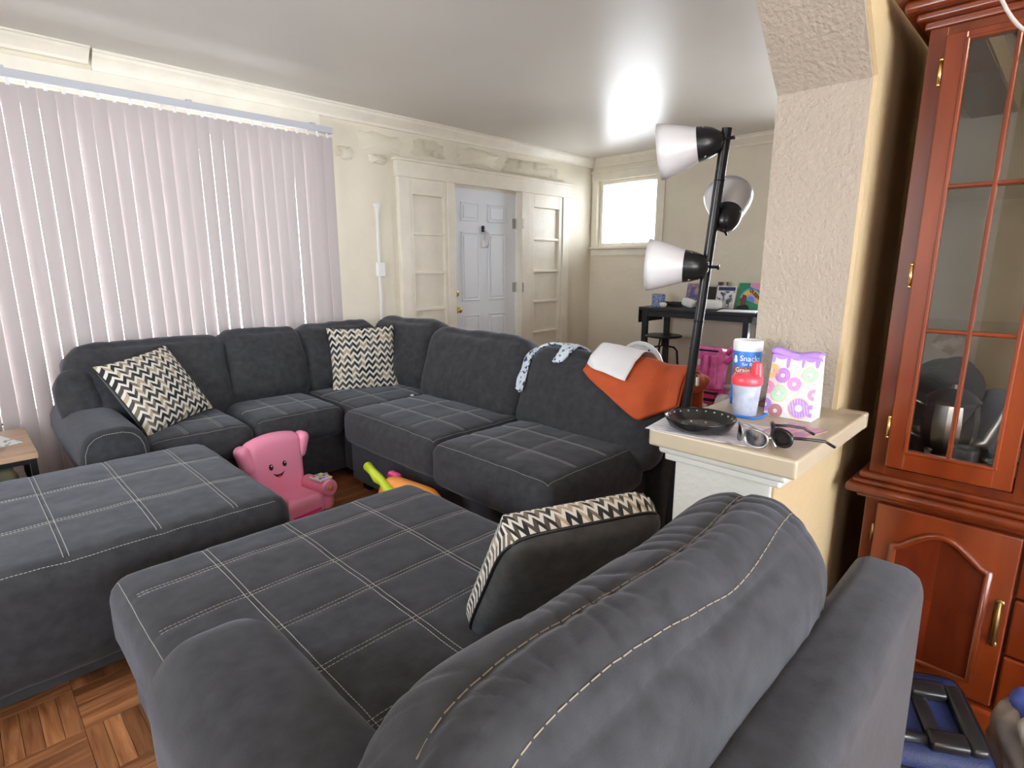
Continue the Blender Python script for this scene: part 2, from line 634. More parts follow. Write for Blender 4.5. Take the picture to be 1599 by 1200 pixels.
# ================================================================== the room
YA, XB, ZC = 4.15, 5.49, 2.50
XL = -1.6
fl = struct('floor', box(NB(), XL - 0.1, XB + 0.1, -2.8, YA + 0.1, -0.08, -0.004), 'subfloor', 'wooden parquet floor')
struct('ceiling', box(NB(), XL - 0.1, XB + 0.1, -2.8, YA + 0.1, ZC, ZC + 0.1), 'ceiling', 'glossy off-white painted ceiling')
wl = struct('wall_left', wall_with_holes(NB(), 1, YA, YA + 0.14, XL, XB, 0, ZC, [(-0.7, 2.08, 0.45, 2.24), (3.36, 4.30, 0.0, 2.06)]), 'plaster', 'cream plaster wall with the blinds and the front door')
struct('wall_back', wall_with_holes(NB(), 0, XB, XB + 0.14, 0.6, YA + 0.14, 0, ZC, [(3.28, 4.06, 1.53, 2.26), (0.85, 2.05, 0.5, 2.25)]), 'plaster', 'cream plaster wall with the small high window')
struct('wall_front', wall_with_holes(NB(), 0, XL - 0.12, XL, 0.47, YA + 0.14, 0, ZC, [(1.3, 2.9, 0.9, 2.1)]), 'plaster')
struct('wall_dining_front', wall_with_holes(NB(), 0, XL - 0.12, XL, -2.8, 0.47, 0, ZC, [(-1.7, -0.95, 0.9, 2.1)]), 'plaster_warm')
struct('wall_dining_side', wall_with_holes(NB(), 1, -2.76, -2.62, XL, 2.6, 0, ZC, [(-1.2, 1.9, 0.4, 2.2)]), 'plaster_warm')
struct('wall_dining_back', box(NB(), 2.48, 2.6, -2.62, 0.47, 0, ZC), 'plaster_warm')
# partition: wall right of the opening, header above it with slanted corner, half wall under the ledge
PY0, PY1 = 0.465, 0.725
JX = 1.86
bm = NB()
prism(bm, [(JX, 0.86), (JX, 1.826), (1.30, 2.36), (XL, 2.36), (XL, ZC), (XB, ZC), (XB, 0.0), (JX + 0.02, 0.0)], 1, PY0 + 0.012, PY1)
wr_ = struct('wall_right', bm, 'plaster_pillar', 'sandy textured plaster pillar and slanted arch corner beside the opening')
bm = NB()
prism(bm, [(JX + 0.004, 0.86), (JX + 0.004, 1.83), (1.305, 2.364), (XL, 2.364), (XL, ZC), (2.48, ZC), (2.48, 0.0), (JX + 0.02, 0.0)], 1, PY0, PY0 + 0.0118)
dp = obj('painted_face', bm, 'plaster_warm', wr_, label='tan painted side of the partition')
# half wall pedestal with ledge
hw = struct('wall_half', box(NB(), 1.375, JX + 0.02, PY0, PY1, 0, 0.80, 0.004), mat('pedestal_paint', (0.56, 0.54, 0.49), 0.45, bump=0.25, bscale=50), 'white end of the low half wall below the ledge')
bm = NB()
box(bm, 1.379, JX + 0.10, PY0 - 0.006, PY0 - 0.0005, 0, 0.80)
obj('painted_face', bm, 'plaster_warm', hw, label='tan painted side of the half wall')
bm = NB()
box(bm, 1.352, JX + 0.01, PY0 - 0.028, PY1 + 0.022, 0.800, 0.822, 0.006)
box(bm, 1.335, JX + 0.01, PY0 - 0.045, PY1 + 0.034, 0.822, 0.852, 0.010, 3)
obj('ledge_moulding', bm, hw.data.materials[0], hw)
bm = NB()
box(bm, 1.294, JX + 0.005, 0.387, 0.766, 0.852, 0.90, 0.007, 3)
box(bm, JX + 0.005, 1.90, 0.387, PY0, 0.852, 0.90, 0.005)
obj('ledge_top', bm, mat('ledge_paint', (0.44, 0.365, 0.265), 0.35, var=0.06, vscale=6, bump=0.08, bscale=30), hw, label='cream painted ledge board')

# crown mouldings
def crown_prof(d):
    return [(0, 0), (0, -0.095), (d * 0.25, -0.095), (d * 0.3, -0.075), (d * 0.45, -0.06), (d * 0.8, -0.03), (d * 0.85, -0.015), (d, -0.012), (d, 0)]
bm = NB()
prism(bm, [(YA - y, ZC + z) for y, z in crown_prof(0.10)], 0, 0.79, XB)
c1 = struct('trim_1', bm, 'trim', 'cream crown moulding above the door wall')
bm = NB()
prism(bm, [(YA - y, ZC + z * 0.72) for y, z in crown_prof(0.13)], 0, XL, 0.775)
struct('trim_2', bm, 'trim', 'thicker separate length of crown moulding over the blinds')
bm = NB()
prism(bm, [(XB - y, ZC + z) for y, z in crown_prof(0.08)], 1, PY1, YA)
struct('trim_3', bm, 'trim', 'crown moulding above the small window')
# cream board over the blinds
struct('trim_4', box(NB(), XL, 2.15, YA - 0.022, YA, 2.30, 2.405, 0.003), 'trim', 'cream board behind the blind rail')
struct('baseboard_left', box(NB(), 2.2, 2.78, YA - 0.018, YA, 0, 0.14, 0.004), 'trim')
struct('baseboard_back', box(NB(), XB - 0.018, XB, PY1, YA, 0, 0.14, 0.004), 'trim')
# flaking plaster above the door
def flake(x0, x1, z0, z1, seed, m, th=0.006):
    bm = NB()
    rnd = random.Random(seed)
    nn = 26
    ring = []
    for i in range(nn):
        a = 2 * PI * i / nn
        cx = math.copysign(abs(math.cos(a)) ** 0.5, math.cos(a))
        cz = math.copysign(abs(math.sin(a)) ** 0.5, math.sin(a))
        k = 0.72 + 0.34 * rnd.random()
        ring.append(((x0 + x1) / 2 + cx * k * (x1 - x0) / 2, (z0 + z1) / 2 + cz * k * (z1 - z0) / 2))
    A = [bm.verts.new((x, YA - 0.0005, z)) for x, z in ring]
    xm, zm = (x0 + x1) / 2, (z0 + z1) / 2
    B = [bm.verts.new((xm + (x - xm) * 0.93, YA - th * (0.5 + rnd.random()), zm + (z - zm) * 0.9)) for x, z in ring]
    c = bm.verts.new((xm, YA - th, zm))
    for i in range(nn):
        j = (i + 1) % nn
        bm.faces.new((A[i], A[j], B[j], B[i]))
        bm.faces.new((B[i], B[j], c))
    bmesh.ops.recalc_face_normals(bm, faces=bm.faces)
    return obj('flaking_plaster', bm, m, wl, smooth=True)
flake(3.42, 4.0, 2.215, 2.385, 1, 'plaster', 0.012)
flake(4.02, 4.85, 2.20, 2.37, 2, 'peel', 0.010)
flake(2.45, 2.9, 2.20, 2.37, 3, 'plaster', 0.014)
flake(2.95, 3.36, 2.23, 2.38, 4, 'peel', 0.006)
flake(2.28, 2.42, 2.12, 2.22, 5, 'plaster', 0.02)
flake(2.55, 2.72, 2.12, 2.2, 6, 'plaster', 0.02)

# parquet: squares of four fingers, laid in alternating directions
PL, PW, NPF = 0.22, 0.044, 5
pm = NB()
box(pm, -PL / 2 + 0.0006, PL / 2 - 0.0006, -PW / 2 + 0.0006, PW / 2 - 0.0006, -0.0039, 0.0, 0.0008, 1)
pme = bpy.data.meshes.new('parquet_finger')
pm.to_mesh(pme)
pm.free()
pme.materials.append(M['plank'])
def seen_floor(x, y):
    return ((-0.15 < x < 0.62 and 1.35 < y < 2.25) or (0.95 < x < 1.72 and 1.7 < y < 3.05))
rest = NB()
count = 0
for i in range(-8, 26):
    for j in range(-13, 20):
        for k in range(NPF):
            off = (k - 2.0) * PW
            cx, cy = i * PL, j * PL
            rot = (i + j) % 2
            x, y = (cx, cy + off) if rot == 0 else (cx + off, cy)
            if not (XL < x < XB and -2.6 < y < YA):
                continue
            if seen_floor(x, y) and count < 300:
                o = bpy.data.objects.new('plank', pme)
                C.objects.link(o)
                o.parent = fl
                o.location = (x, y, 0)
                o.rotation_euler = (0, 0, rot * PI / 2)
                count += 1
            else:
                if rot == 0:
                    q = [(x - PL / 2, y - PW / 2), (x + PL / 2, y - PW / 2), (x + PL / 2, y + PW / 2), (x - PL / 2, y + PW / 2)]
                else:
                    q = [(x - PW / 2, y - PL / 2), (x + PW / 2, y - PL / 2), (x + PW / 2, y + PL / 2), (x - PW / 2, y + PL / 2)]
                s = 0.0007
                mx_, my_ = sum(a for a, b in q) / 4, sum(b for a, b in q) / 4
                top = [rest.verts.new((a + (s if a < mx_ else -s), b + (s if b < my_ else -s), 0)) for a, b in q]
                bot = [rest.verts.new((a, b, -0.0038)) for a, b in q]
                rest.faces.new(top)
                for e in range(4):
                    rest.faces.new((bot[e], bot[(e + 1) % 4], top[(e + 1) % 4], top[e]))
ro = obj('far_planks', rest, mat('parquet_far', (0.20, 0.065, 0.024), 0.3, col2=(0.44, 0.18, 0.075), vscale=7, detail=3), fl)
ro['kind'] = 'stuff'

# ------------------------------------------------------------------ big window and vertical blinds
bm = NB()
w1 = struct('window_1', bm, 'trim', 'wide window hidden behind the vertical blinds')
wf = NB()
for a, b, c, d in ((-0.70, -0.64, 0.45, 2.24), (2.02, 2.08, 0.45, 2.24), (0.20, 0.27, 0.45, 2.24), (1.10, 1.17, 0.45, 2.24)):
    box(wf, a, b, YA + 0.05, YA + 0.11, c, d, 0.004)
for c, d in ((0.45, 0.51), (2.18, 2.24)):
    box(wf, -0.70, 2.08, YA + 0.052, YA + 0.108, c, d, 0.004)
obj('window_frame', wf, 'trim', w1)
obj('window_sill', box(NB(), -0.74, 2.12, YA - 0.03, YA + 0.05, 0.42, 0.45, 0.004), 'trim', w1)
for a, b in ((-0.64, 0.20), (0.27, 1.10), (1.17, 2.02)):
    obj('pane', box(NB(), a, b, YA + 0.078, YA + 0.082, 0.51, 2.18), 'glass', w1)

bl = thing('vertical_blinds', 'closed white vertical blinds hanging along the big window', 'blinds', (0.7, 4.06, 0))
YB = 4.055
bm = NB()
box(bm, -1.2, 2.20, YB - 0.022, YB + 0.022, 2.268, 2.312, 0.004)
obj('headrail', bm, 'rail', bl)
for x in (0.38, 1.25, 2.05):
    obj('bracket', box(NB(), x - 0.015, x + 0.015, YB - 0.024, YA - 0.02, 2.311, 2.322, 0.001), 'rail', bl)
SP, SW = 0.0765, 0.0762
k = 0
x = 2.16
slat_rnd = random.Random(3)
while x > -1.2:
    ang = R(-3 + slat_rnd.uniform(-5, 5))
    if k == 0:
        ang = R(-8)
    bm = NB()
    prof = []
    for i in range(7):
        u = -1 + 2 * i / 6
        prof.append((u * SW / 2, 0.006 * (1 - u * u)))
    zt, zb = 2.243, 0.03
    mt = T(x, YB, 0, rz=ang)
    th = 0.0009
    vs = []
    mtb = T(x + slat_rnd.uniform(-0.003, 0.003), YB + slat_rnd.uniform(-0.006, 0.006), 0, rz=ang + R(slat_rnd.uniform(9, 19)) * slat_rnd.choice((-1, -1, 1)))
    for z, m_ in ((zb, mtb), (zt, mt)):
        vs.append([bm.verts.new(m_ @ Vector((a, -b, z))) for a, b in prof])
    for i in range(6):
        bm.faces.new((vs[0][i], vs[0][i + 1], vs[1][i + 1], vs[1][i]))
    obj('slat', bm, 'slat', bl, smooth=True)
    c = NB()
    tube(c, [(x, YB, 2.272), (x, YB, 2.244)], 0.0055, 8)
    box(c, x - 0.009, x + 0.009, YB - 0.009, YB - 0.007, 2.234, 2.252, 0.0005)
    obj('carrier_clip', c, 'white', bl)
    x -= SP
    k += 1

# ------------------------------------------------------------------ small window
bm = NB()
w2 = struct('window_2', bm, 'trim', 'small high window glowing white in the corner')
wf = NB()
for a, b in ((3.28, 3.325), (4.015, 4.06)):
    box(wf, XB + 0.03, XB + 0.09, a, b, 1.53, 2.26, 0.003)
for c, d in ((1.53, 1.575), (2.215, 2.26)):
    box(wf, XB + 0.032, XB + 0.088, 3.28, 4.06, c, d, 0.003)
obj('window_frame', wf, 'trim', w2)
wc = NB()
box(wc, XB - 0.022, XB, 3.20, 3.28, 1.53, 2.26, 0.003)
box(wc, XB - 0.022, XB, 4.06, 4.13, 1.53, 2.26, 0.003)
box(wc, XB - 0.024, XB, 3.19, 4.14, 2.26, 2.35, 0.003)
box(wc, XB - 0.036, XB, 3.18, 4.145, 2.345, 2.368, 0.005)
obj('casing', wc, 'trim', w2)
ws = NB()
box(ws, XB - 0.05, XB + 0.03, 3.17, 4.145, 1.505, 1.535, 0.006)
box(ws, XB - 0.02, XB, 3.20, 4.13, 1.43, 1.503, 0.004)
obj('window_sill', ws, 'trim', w2)
obj('pane', box(NB(), XB + 0.058, XB + 0.062, 3.325, 4.015, 1.575, 2.215), 'glass', w2)
sh = NB()
prev = None
for i in range(41):
    y = 3.335 + 0.655 * i / 40
    xx = XB + 0.022 + 0.004 * math.sin(i * 0.9)
    pr = (sh.verts.new((xx, y, 1.56)), sh.verts.new((xx, y, 2.235)))
    if prev:
        sh.faces.new((prev[0], pr[0], pr[1], prev[1]))
    prev = pr
obj('sheer_shade', sh, 'shade_cloth', w2, smooth=True)
# unseen dining room window behind the camera, added to light the door wall
bm = NB()
w3 = struct('window_added_3', bm, 'trim', 'added unseen dining room window')
wf = NB()
for a, b in ((-1.2, -1.14), (1.84, 1.9), (-0.2, -0.14), (0.84, 0.9)):
    box(wf, a, b, -2.73, -2.66, 0.4, 2.2, 0.003)
for c, d in ((0.4, 0.46), (2.14, 2.2)):
    box(wf, -1.2, 1.9, -2.728, -2.662, c, d, 0.003)
obj('window_frame', wf, 'trim', w3)
obj('pane', box(NB(), -1.14, 1.84, -2.70, -2.696, 0.46, 2.14), 'glass', w3)

w8 = struct('window_added_8', NB(), 'trim', 'added plain window, unseen behind the plaster pillar')  # put in out of sight to bring daylight to the back of the room
wf = NB()
for a, b in ((0.85, 0.9), (2.0, 2.05)):
    box(wf, XB + 0.03, XB + 0.09, a, b, 0.5, 2.25, 0.003)
for c, d in ((0.5, 0.55), (2.2, 2.25), (1.38, 1.42)):
    box(wf, XB + 0.032, XB + 0.088, 0.85, 2.05, c, d, 0.003)
obj('window_frame', wf, 'trim', w8)
obj('pane', box(NB(), XB + 0.058, XB + 0.062, 0.9, 2.0, 0.55, 2.2), 'glass', w8)
# unseen windows behind the camera's left shoulder, added for daylight from that side
for nm, ya, yb in (('window_added_6', 1.3, 2.9), ('window_added_7', -1.7, -0.95)):
    ww = struct(nm, NB(), 'trim', 'added plain sash window out of view')
    wf = NB()
    for a, b in ((ya, ya + 0.05), (yb - 0.05, yb), ((ya + yb) / 2 - 0.025, (ya + yb) / 2 + 0.025)):
        box(wf, XL - 0.09, XL - 0.03, a, b, 0.9, 2.1, 0.003)
    for c, d in ((0.9, 0.95), (2.05, 2.1), (1.48, 1.52)):
        box(wf, XL - 0.088, XL - 0.032, ya, yb, c, d, 0.003)
    obj('window_frame', wf, 'trim', ww)
    obj('pane', box(NB(), XL - 0.062, XL - 0.058, ya + 0.05, yb - 0.05, 0.95, 2.05), 'glass', ww)

# ------------------------------------------------------------------ front door, casing and sidelights
tr = NB()
struct('trim_5', tr, 'trim', 'cream door surround with broad header')
tro = bpy.data.objects['trim_5']
bm = NB()
box(bm, 2.80, 2.905, YA - 0.045, YA, 0, 2.05, 0.004)
box(bm, 4.925, 5.03, YA - 0.045, YA, 0, 2.05, 0.004)
box(bm, 3.315, 3.40, YA - 0.046, YA + 0.10, 0, 2.05, 0.004)
box(bm, 4.275, 4.395, YA - 0.046, YA + 0.10, 0, 2.05, 0.004)
box(bm, 3.40, 4.28, YA + 0.04, YA + 0.10, 2.03, 2.06, 0.002)
obj('casing', bm, 'trim', tro)
bm = NB()
box(bm, 2.785, 5.045, YA - 0.050, YA, 2.05, 2.175, 0.004)
box(bm, 2.765, 5.065, YA - 0.075, YA, 2.170, 2.195, 0.007)
box(bm, 2.78, 5.05, YA - 0.058, YA, 2.045, 2.058, 0.004)
obj('header', bm, 'trim', tro)
def sidelight(x0, x1, px0, px1, nm, lab):
    o = struct(nm, NB(), 'trim', lab)
    bm = NB()
    box(bm, x0, px0, YA - 0.034, YA, 0.0, 2.05, 0.004)
    box(bm, px1, x1, YA - 0.034, YA, 0.0, 2.05, 0.004)
    box(bm, px0, px1, YA - 0.033, YA, 1.915, 2.05, 0.004)
    box(bm, px0, px1, YA - 0.033, YA, 0.0, 0.27, 0.004)
    obj('sash', bm, 'trim', o)
    zs = [0.27, 0.61, 0.94, 1.262, 1.594, 1.915]
    for a in zs[1:-1]:
        obj('muntin', box(NB(), px0, px1, YA - 0.030, YA - 0.001, a - 0.013, a + 0.013, 0.005), 'trim', o)
    for a, b in zip(zs, zs[1:]):
        obj('pane', box(NB(), px0, px1, YA - 0.007, YA - 0.002, a + 0.008, b - 0.008, 0.001), 'trim', o)
sidelight(2.905, 3.315, 2.945, 3.28, 'window_4', 'painted-over sidelight panes left of the front door')
sidelight(4.395, 4.925, 4.47, 4.87, 'window_5', 'painted-over sidelight panes right of the front door')
d1 = struct('door_1', NB(), 'door', 'white six-panel front door with brass knob')
DY = YA + 0.045
bm = NB()
box(bm, 3.405, 4.27, DY, DY + 0.044, 0.01, 2.03, 0.002)
obj('door_slab', bm, 'door', d1)
def dpanel(x0, x1, z0, z1):
    bm = NB()
    for a, b, c, d in ((x0, x1, z0, z0 + 0.014), (x0, x1, z1 - 0.014, z1), (x0, x0 + 0.014, z0, z1), (x1 - 0.014, x1, z0, z1)):
        box(bm, a, b, DY - 0.011, DY + 0.001, c, d, 0.004)
    box(bm, x0 + 0.03, x1 - 0.03, DY - 0.010, DY + 0.001, z0 + 0.03, z1 - 0.03, 0.005)
    obj('door_panel', bm, 'door', d1)
for a, b in ((3.535, 3.765), (3.885, 4.115)):
    dpanel(a, b, 1.735, 1.905)
    dpanel(a, b, 0.985, 1.635)
    dpanel(a, b, 0.20, 0.85)
kn = NB()
lathe(kn, [(0.0, 0.068), (0.018, 0.066), (0.027, 0.055), (0.028, 0.045), (0.020, 0.032), (0.012, 0.026), (0.012, 0.012), (0.032, 0.008), (0.033, 0.0)], 20, T(3.465, DY, 0.905, rx=R(90)))
obj('door_knob', kn, 'brass', d1, smooth=True, angle=50)
kn = NB()
lathe(kn, [(0.0, 0.022), (0.02, 0.020), (0.030, 0.012), (0.031, 0.0)], 20, T(3.462, DY, 1.06, rx=R(90)))
box(kn, 3.455, 3.469, DY - 0.036, DY - 0.018, 1.042, 1.078, 0.003)
obj('deadbolt', kn, 'brass', d1, smooth=True, angle=40)
for z in (1.74, 1.10, 0.25):
    h = NB()
    box(h, 4.225, 4.275, DY - 0.004, DY - 0.001, z - 0.05, z + 0.05)
    box(h, 4.277, 4.30, YA - 0.050, YA - 0.046, z - 0.05, z + 0.05)
    tube(h, [(4.276, DY - 0.008, z - 0.055), (4.276, DY - 0.008, z + 0.055)], 0.007, 8)
    obj('hinge', h, 'steel', d1)
# keys and paper tag hanging on the door
kt = thing('key_tag', 'crumpled white paper tag hanging from a dark clip on the front door', 'tag', (3.83, DY - 0.01, 1.62))
bm = NB()
box(bm, 3.795, 3.825, DY - 0.022, DY - 0.001, 1.64, 1.70, 0.006)
obj('clip', bm, 'blackmetal', kt)
bm = NB()
pp = []
for j in range(7):
    z = 1.665 - 0.17 * j / 6
    pp.append([bm.verts.new((3.80 + 0.008 * j * (j < 4) + 0.012 * math.sin(j * 1.7) + 0.075 * i / 4 * (0.5 + min(j, 3) / 6), DY - 0.014 - 0.012 * math.sin(i * 1.4 + j), z)) for i in range(5)])
for a, b in zip(pp, pp[1:]):
    for i in range(4):
        bm.faces.new((a[i], a[i + 1], b[i + 1], b[i]))
o = obj('paper_tag', bm, 'paper', kt, smooth=True)
o.modifiers.new('thickness', 'SOLIDIFY').thickness = 0.001

# surface conduit with switch box
cd = thing('cable_conduit', 'thin white cable conduit with a small box on the wall', 'conduit', (2.605, YA - 0.01, 0.16))
bm = NB()
box(bm, 2.594, 2.614, YA - 0.016, YA - 0.0005, 0.16, 1.77, 0.003)
obj('channel', bm, 'white', cd)
bm = NB()
prism(bm, [(2.594, 1.73), (2.614, 1.73), (2.617, 1.77), (2.628, 1.805), (2.628, 1.815), (2.580, 1.815), (2.580, 1.805), (2.591, 1.77)], 1, YA - 0.022, YA - 0.0005)
obj('flared_cap', bm, 'white', cd)
obj('switch_box', box(NB(), 2.572, 2.640, YA - 0.04, YA - 0.0005, 1.235, 1.348, 0.005), 'white', cd)

# ================================================================== sectional sofa
def cushion_back(parent, mtx, half, seed, name='back_cushion', r=0.085, bulge=(0.02, 0.045, 0.02), wr=0.014):
    bm = soft(NB(), half, r, (26, 12, 20), bulge, wr, 5.0, seed, mtx)
    return obj(name, bm, 'fabric', parent, smooth=True)


# ---- long section along the blinds, with rolled arm and corner
so = thing('sectional_sofa', 'charcoal suede sofa section with rolled arm standing along the blinds', 'sofa', (1.5, 3.6, 0))
bm = NB()
box(bm, 0.56, 2.52, 3.14, 4.0, 0.06, 0.34, 0.02, 3)
box(bm, 1.66, 2.52, 3.0, 3.15, 0.06, 0.34, 0.02, 3)
obj('base', bm, 'fabric', so, smooth=True, angle=40)
bm = NB()
box(bm, 0.50, 2.55, 3.80, 4.0, 0.30, 0.80, 0.04, 4)
obj('back_frame', bm, 'fabric', so, smooth=True, angle=50)
# rolled arm: section in X-Z extruded along Y
def roll_arm(bm, x0, x1, xb0, xb1, zt, y0, y1, n=9):
    pts = [(xb0, 0.07)]
    cx, hw_ = (x0 + x1) / 2, (x1 - x0) / 2
    for i in range(n + 1):
        a = PI - PI * i / n
        ca, sa = math.cos(a), math.sin(a)
        pts.append((cx + hw_ * math.copysign(abs(ca) ** 0.7, ca), zt - 0.15 + 0.15 * abs(sa) ** 0.75))
    pts.append((xb1, 0.07))
    prism(bm, pts, 1, y0, y1)
    es = [e for e in bm.edges if abs(e.verts[0].co.y - e.verts[1].co.y) < 1e-6]
    bmesh.ops.bevel(bm, geom=es, offset=0.022, segments=3, profile=0.5, affect='EDGES', clamp_overlap=True)
    return pts
bm = NB()
pts = roll_arm(bm, 0.325, 0.60, 0.43, 0.60, 0.60, 3.03, 3.97)
arm = obj('arm', bm, 'fabric', so, smooth=True, angle=60)
st_line = [(0.325 + 0.275 / 2 + (x - 0.4625) * 0.86, 2.9, 0.07 + (z - 0.07) * 0.955) for x, z in pts]
stitch(arm, [st_line], direction=(0, 1, 0), off=0.5, r=0.001)
# seat cushions
def seat(parent, x0, x1, y0, y1, z0, z1, lines, seed, rr=0.05, bul=0.018, n=None, edge=None):
    cx, cy, cz = (x0 + x1) / 2, (y0 + y1) / 2, (z0 + z1) / 2
    n = n or (40, 40, 8)
    bm = soft(NB(), ((x1 - x0) / 2, (y1 - y0) / 2, (z1 - z0) / 2), rr, n, (0, 0, bul), 0.004, 7, seed, T(cx, cy, cz))
    seams(bm, [(a, v, lo, hi) for a, v, lo, hi in lines], 0.004, 0.012, cz)
    o = obj('seat_cushion', bm, 'fabric', parent, smooth=True)
    ln = []
    for a, v, lo, hi in lines:
        for dlt in (-0.006, 0.006):
            ln.append([(lo, v + dlt, cz), (hi, v + dlt, cz)] if a == 'x' else [(v + dlt, lo, cz), (v + dlt, hi, cz)])
    e = rr * 0.55
    if edge:
        if 'f' in edge:
            ln.append([(x0 + e, y0 + e, cz), (x1 - e, y0 + e, cz)])
        if 'l' in edge:
            ln.append([(x0 + e, y0 + e, cz), (x0 + e, y1 - e, cz)])
        if 'r' in edge:
            ln.append([(x1 - e, y0 + e, cz), (x1 - e, y1 - e, cz)])
        if 'b' in edge:
            ln.append([(x0 + e, y1 - e, cz), (x1 - e, y1 - e, cz)])
    stitch(o, ln, r=0.0008)
    return o
seat(so, 0.595, 1.10, 3.07, 3.72, 0.31, 0.478, [('y', 0.78, 3.12, 3.68), ('y', 0.95, 3.12, 3.68), ('x', 3.34, 0.63, 1.07)], 1, edge='f')
seat(so, 1.105, 1.645, 3.07, 3.72, 0.31, 0.482, [('y', 1.30, 3.12, 3.68), ('y', 1.48, 3.12, 3.68), ('x', 3.34, 1.13, 1.62)], 2, edge='f')
seat(so, 1.65, 2.42, 2.97, 3.74, 0.31, 0.478, [('y', 1.90, 3.02, 3.70), ('y', 2.15, 3.02, 3.70), ('x', 3.2, 1.68, 2.4), ('x', 3.45, 1.68, 2.4)], 3, edge='fl')
# back cushions (lean back)
lean = R(-17)
cushion_back(so, T(0.80, 3.70, 0.655, rx=lean), (0.40, 0.115, 0.245), 11)
cushion_back(so, T(1.42, 3.72, 0.675, rx=lean), (0.275, 0.115, 0.235), 12)
cushion_back(so, T(1.96, 3.72, 0.68, rx=lean), (0.30, 0.115, 0.235), 13)
bm = soft(NB(), (0.10, 0.105, 0.16), 0.08, (12, 12, 14), (0.02, 0.01, 0), 0.012, 7, 5, T(0.45, 3.66, 0.63, rx=lean, ry=R(-6)))
obj('cushion_corner', bm, 'fabric', so, smooth=True)
for x, y in ((0.64, 3.2), (2.44, 3.2), (0.64, 3.93), (2.44, 3.93)):
    obj('leg', box(NB(), x - 0.035, x + 0.035, y - 0.035, y + 0.035, 0, 0.065, 0.004), 'legs', so)

# ---- armless section facing the room
s2 = thing('armless_sofa', 'charcoal suede armless sofa section with an orange cloth over its back', 'sofa', (2.0, 2.1, 0))
bm = NB()
box(bm, 1.60, 2.50, 1.36, 2.955, 0.06, 0.33, 0.018, 3)
obj('base', bm, 'fabric', s2, smooth=True, angle=40)
bm = NB()
prism(bm, [(2.30, 0.06), (2.30, 0.55), (2.42, 0.75), (2.48, 0.775), (2.58, 0.76), (2.60, 0.72), (2.60, 0.06)], 1, 1.27, 2.955)
bmesh.ops.bevel(bm, geom=[e for e in bm.edges], offset=0.015, segments=2, profile=0.5, affect='EDGES', clamp_overlap=True)
obj('back_frame', bm, 'fabric', s2, smooth=True, angle=50)
sx = [('x', 2.34, 1.62, 2.18), ('x', 2.63, 1.62, 2.18), ('y', 1.78, 2.12, 2.9), ('y', 1.98, 2.12, 2.9)]
seat(s2, 1.545, 2.22, 2.075, 2.955, 0.30, 0.500, sx, 4, rr=0.055, bul=0.022, edge='lfr')
sx = [('x', 1.62, 1.60, 2.18), ('x', 1.85, 1.60, 2.18), ('y', 1.74, 1.36, 2.02), ('y', 1.95, 1.36, 2.02)]
seat(s2, 1.515, 2.22, 1.31, 2.065, 0.295, 0.505, sx, 5, rr=0.055, bul=0.024, edge='lfr')
leanx = R(20)
def back2(y0, y1, seed, zc=0.685, hz=0.235, xc=2.29, tx=0.115, par=None, dip=0.0):
    bm = soft(NB(), (tx, (y1 - y0) / 2, hz), 0.09, (12, 28, 20), (0.045, 0.015, 0.02), 0.014, 5.0, seed, T(xc, (y0 + y1) / 2, zc) @ Matrix.Rotation(dip, 4, 'X') @ Matrix.Rotation(leanx, 4, 'Y'))
    return obj('back_cushion', bm, 'fabric', par or s2, smooth=True)
back2(3.03, 3.80, 21, 0.70, 0.235, 2.36, par=so)
bm = NB()
prism(bm, [(2.53, 0.06), (2.42, 0.55), (2.42, 0.79), (2.48, 0.815), (2.58, 0.80), (2.60, 0.76), (2.60, 0.06)], 1, 2.965, 4.0)
bmesh.ops.bevel(bm, geom=[e for e in bm.edges], offset=0.015, segments=2, profile=0.5, affect='EDGES', clamp_overlap=True)
obj('corner_frame', bm, 'fabric', so, smooth=True, angle=50)
back2(2.12, 3.01, 22, 0.668, 0.245, 2.28, dip=R(1.0))
bc_mid = s2.children[-1]
bc_end = back2(1.25, 2.09, 23, 0.635, 0.235, 2.26, dip=R(3.0))
for x, y in ((1.68, 1.44), (2.42, 1.44), (1.68, 2.88), (2.53, 1.33)):
    obj('leg', box(NB(), x - 0.035, x + 0.035, y - 0.035, y + 0.035, 0, 0.065, 0.004), 'legs', s2)
bm = NB()
box(bm, 1.865, 1.912, 1.335, 1.357, 0.225, 0.278, 0.002)
obj('care_tag', bm, 'paper', s2, label='small white care tag')

# ---- ottoman on the left
ot = thing('ottoman', 'large charcoal suede ottoman with white topstitching at the left edge', 'ottoman', (0.15, 2.5, 0), R(-1.5))
def block(parent, x0, x1, y0, y1, z1, lines, seed, n, edge, base_in=0.02, zsplit=0.20, rr=0.07, name='cushion_top', bul=0.012):
    bm = soft(NB(), ((x1 - x0) / 2, (y1 - y0) / 2, (z1 - zsplit) / 2), rr, n, (0, 0, bul), 0.004, 6, seed, T((x0 + x1) / 2, (y0 + y1) / 2, (z1 + zsplit) / 2))
    seams(bm, lines, 0.0035, 0.012, (z1 + zsplit) / 2)
    o = obj(name, bm, 'fabric', parent, smooth=True)
    zc = (z1 + zsplit) / 2
    ln = []
    for a, v, lo, hi in lines:
        for dlt in (-0.007, 0.007):
            ln.append([(lo, v + dlt, zc), (hi, v + dlt, zc)] if a == 'x' else [(v + dlt, lo, zc), (v + dlt, hi, zc)])
    e = rr * 0.42
    for ch in edge:
        ln.append({'f': [(x0 + e * 2, y0 + e, zc), (x1 - e * 2, y0 + e, zc)], 'l': [(x0 + e, y0 + e * 2, zc), (x0 + e, y1 - e * 2, zc)],
                   'r': [(x1 - e, y0 + e * 2, zc), (x1 - e, y1 - e * 2, zc)], 'b': [(x0 + e * 2, y1 - e, zc), (x1 - e * 2, y1 - e, zc)]}[ch])
    stitch(o, ln, r=0.00095)
    return o
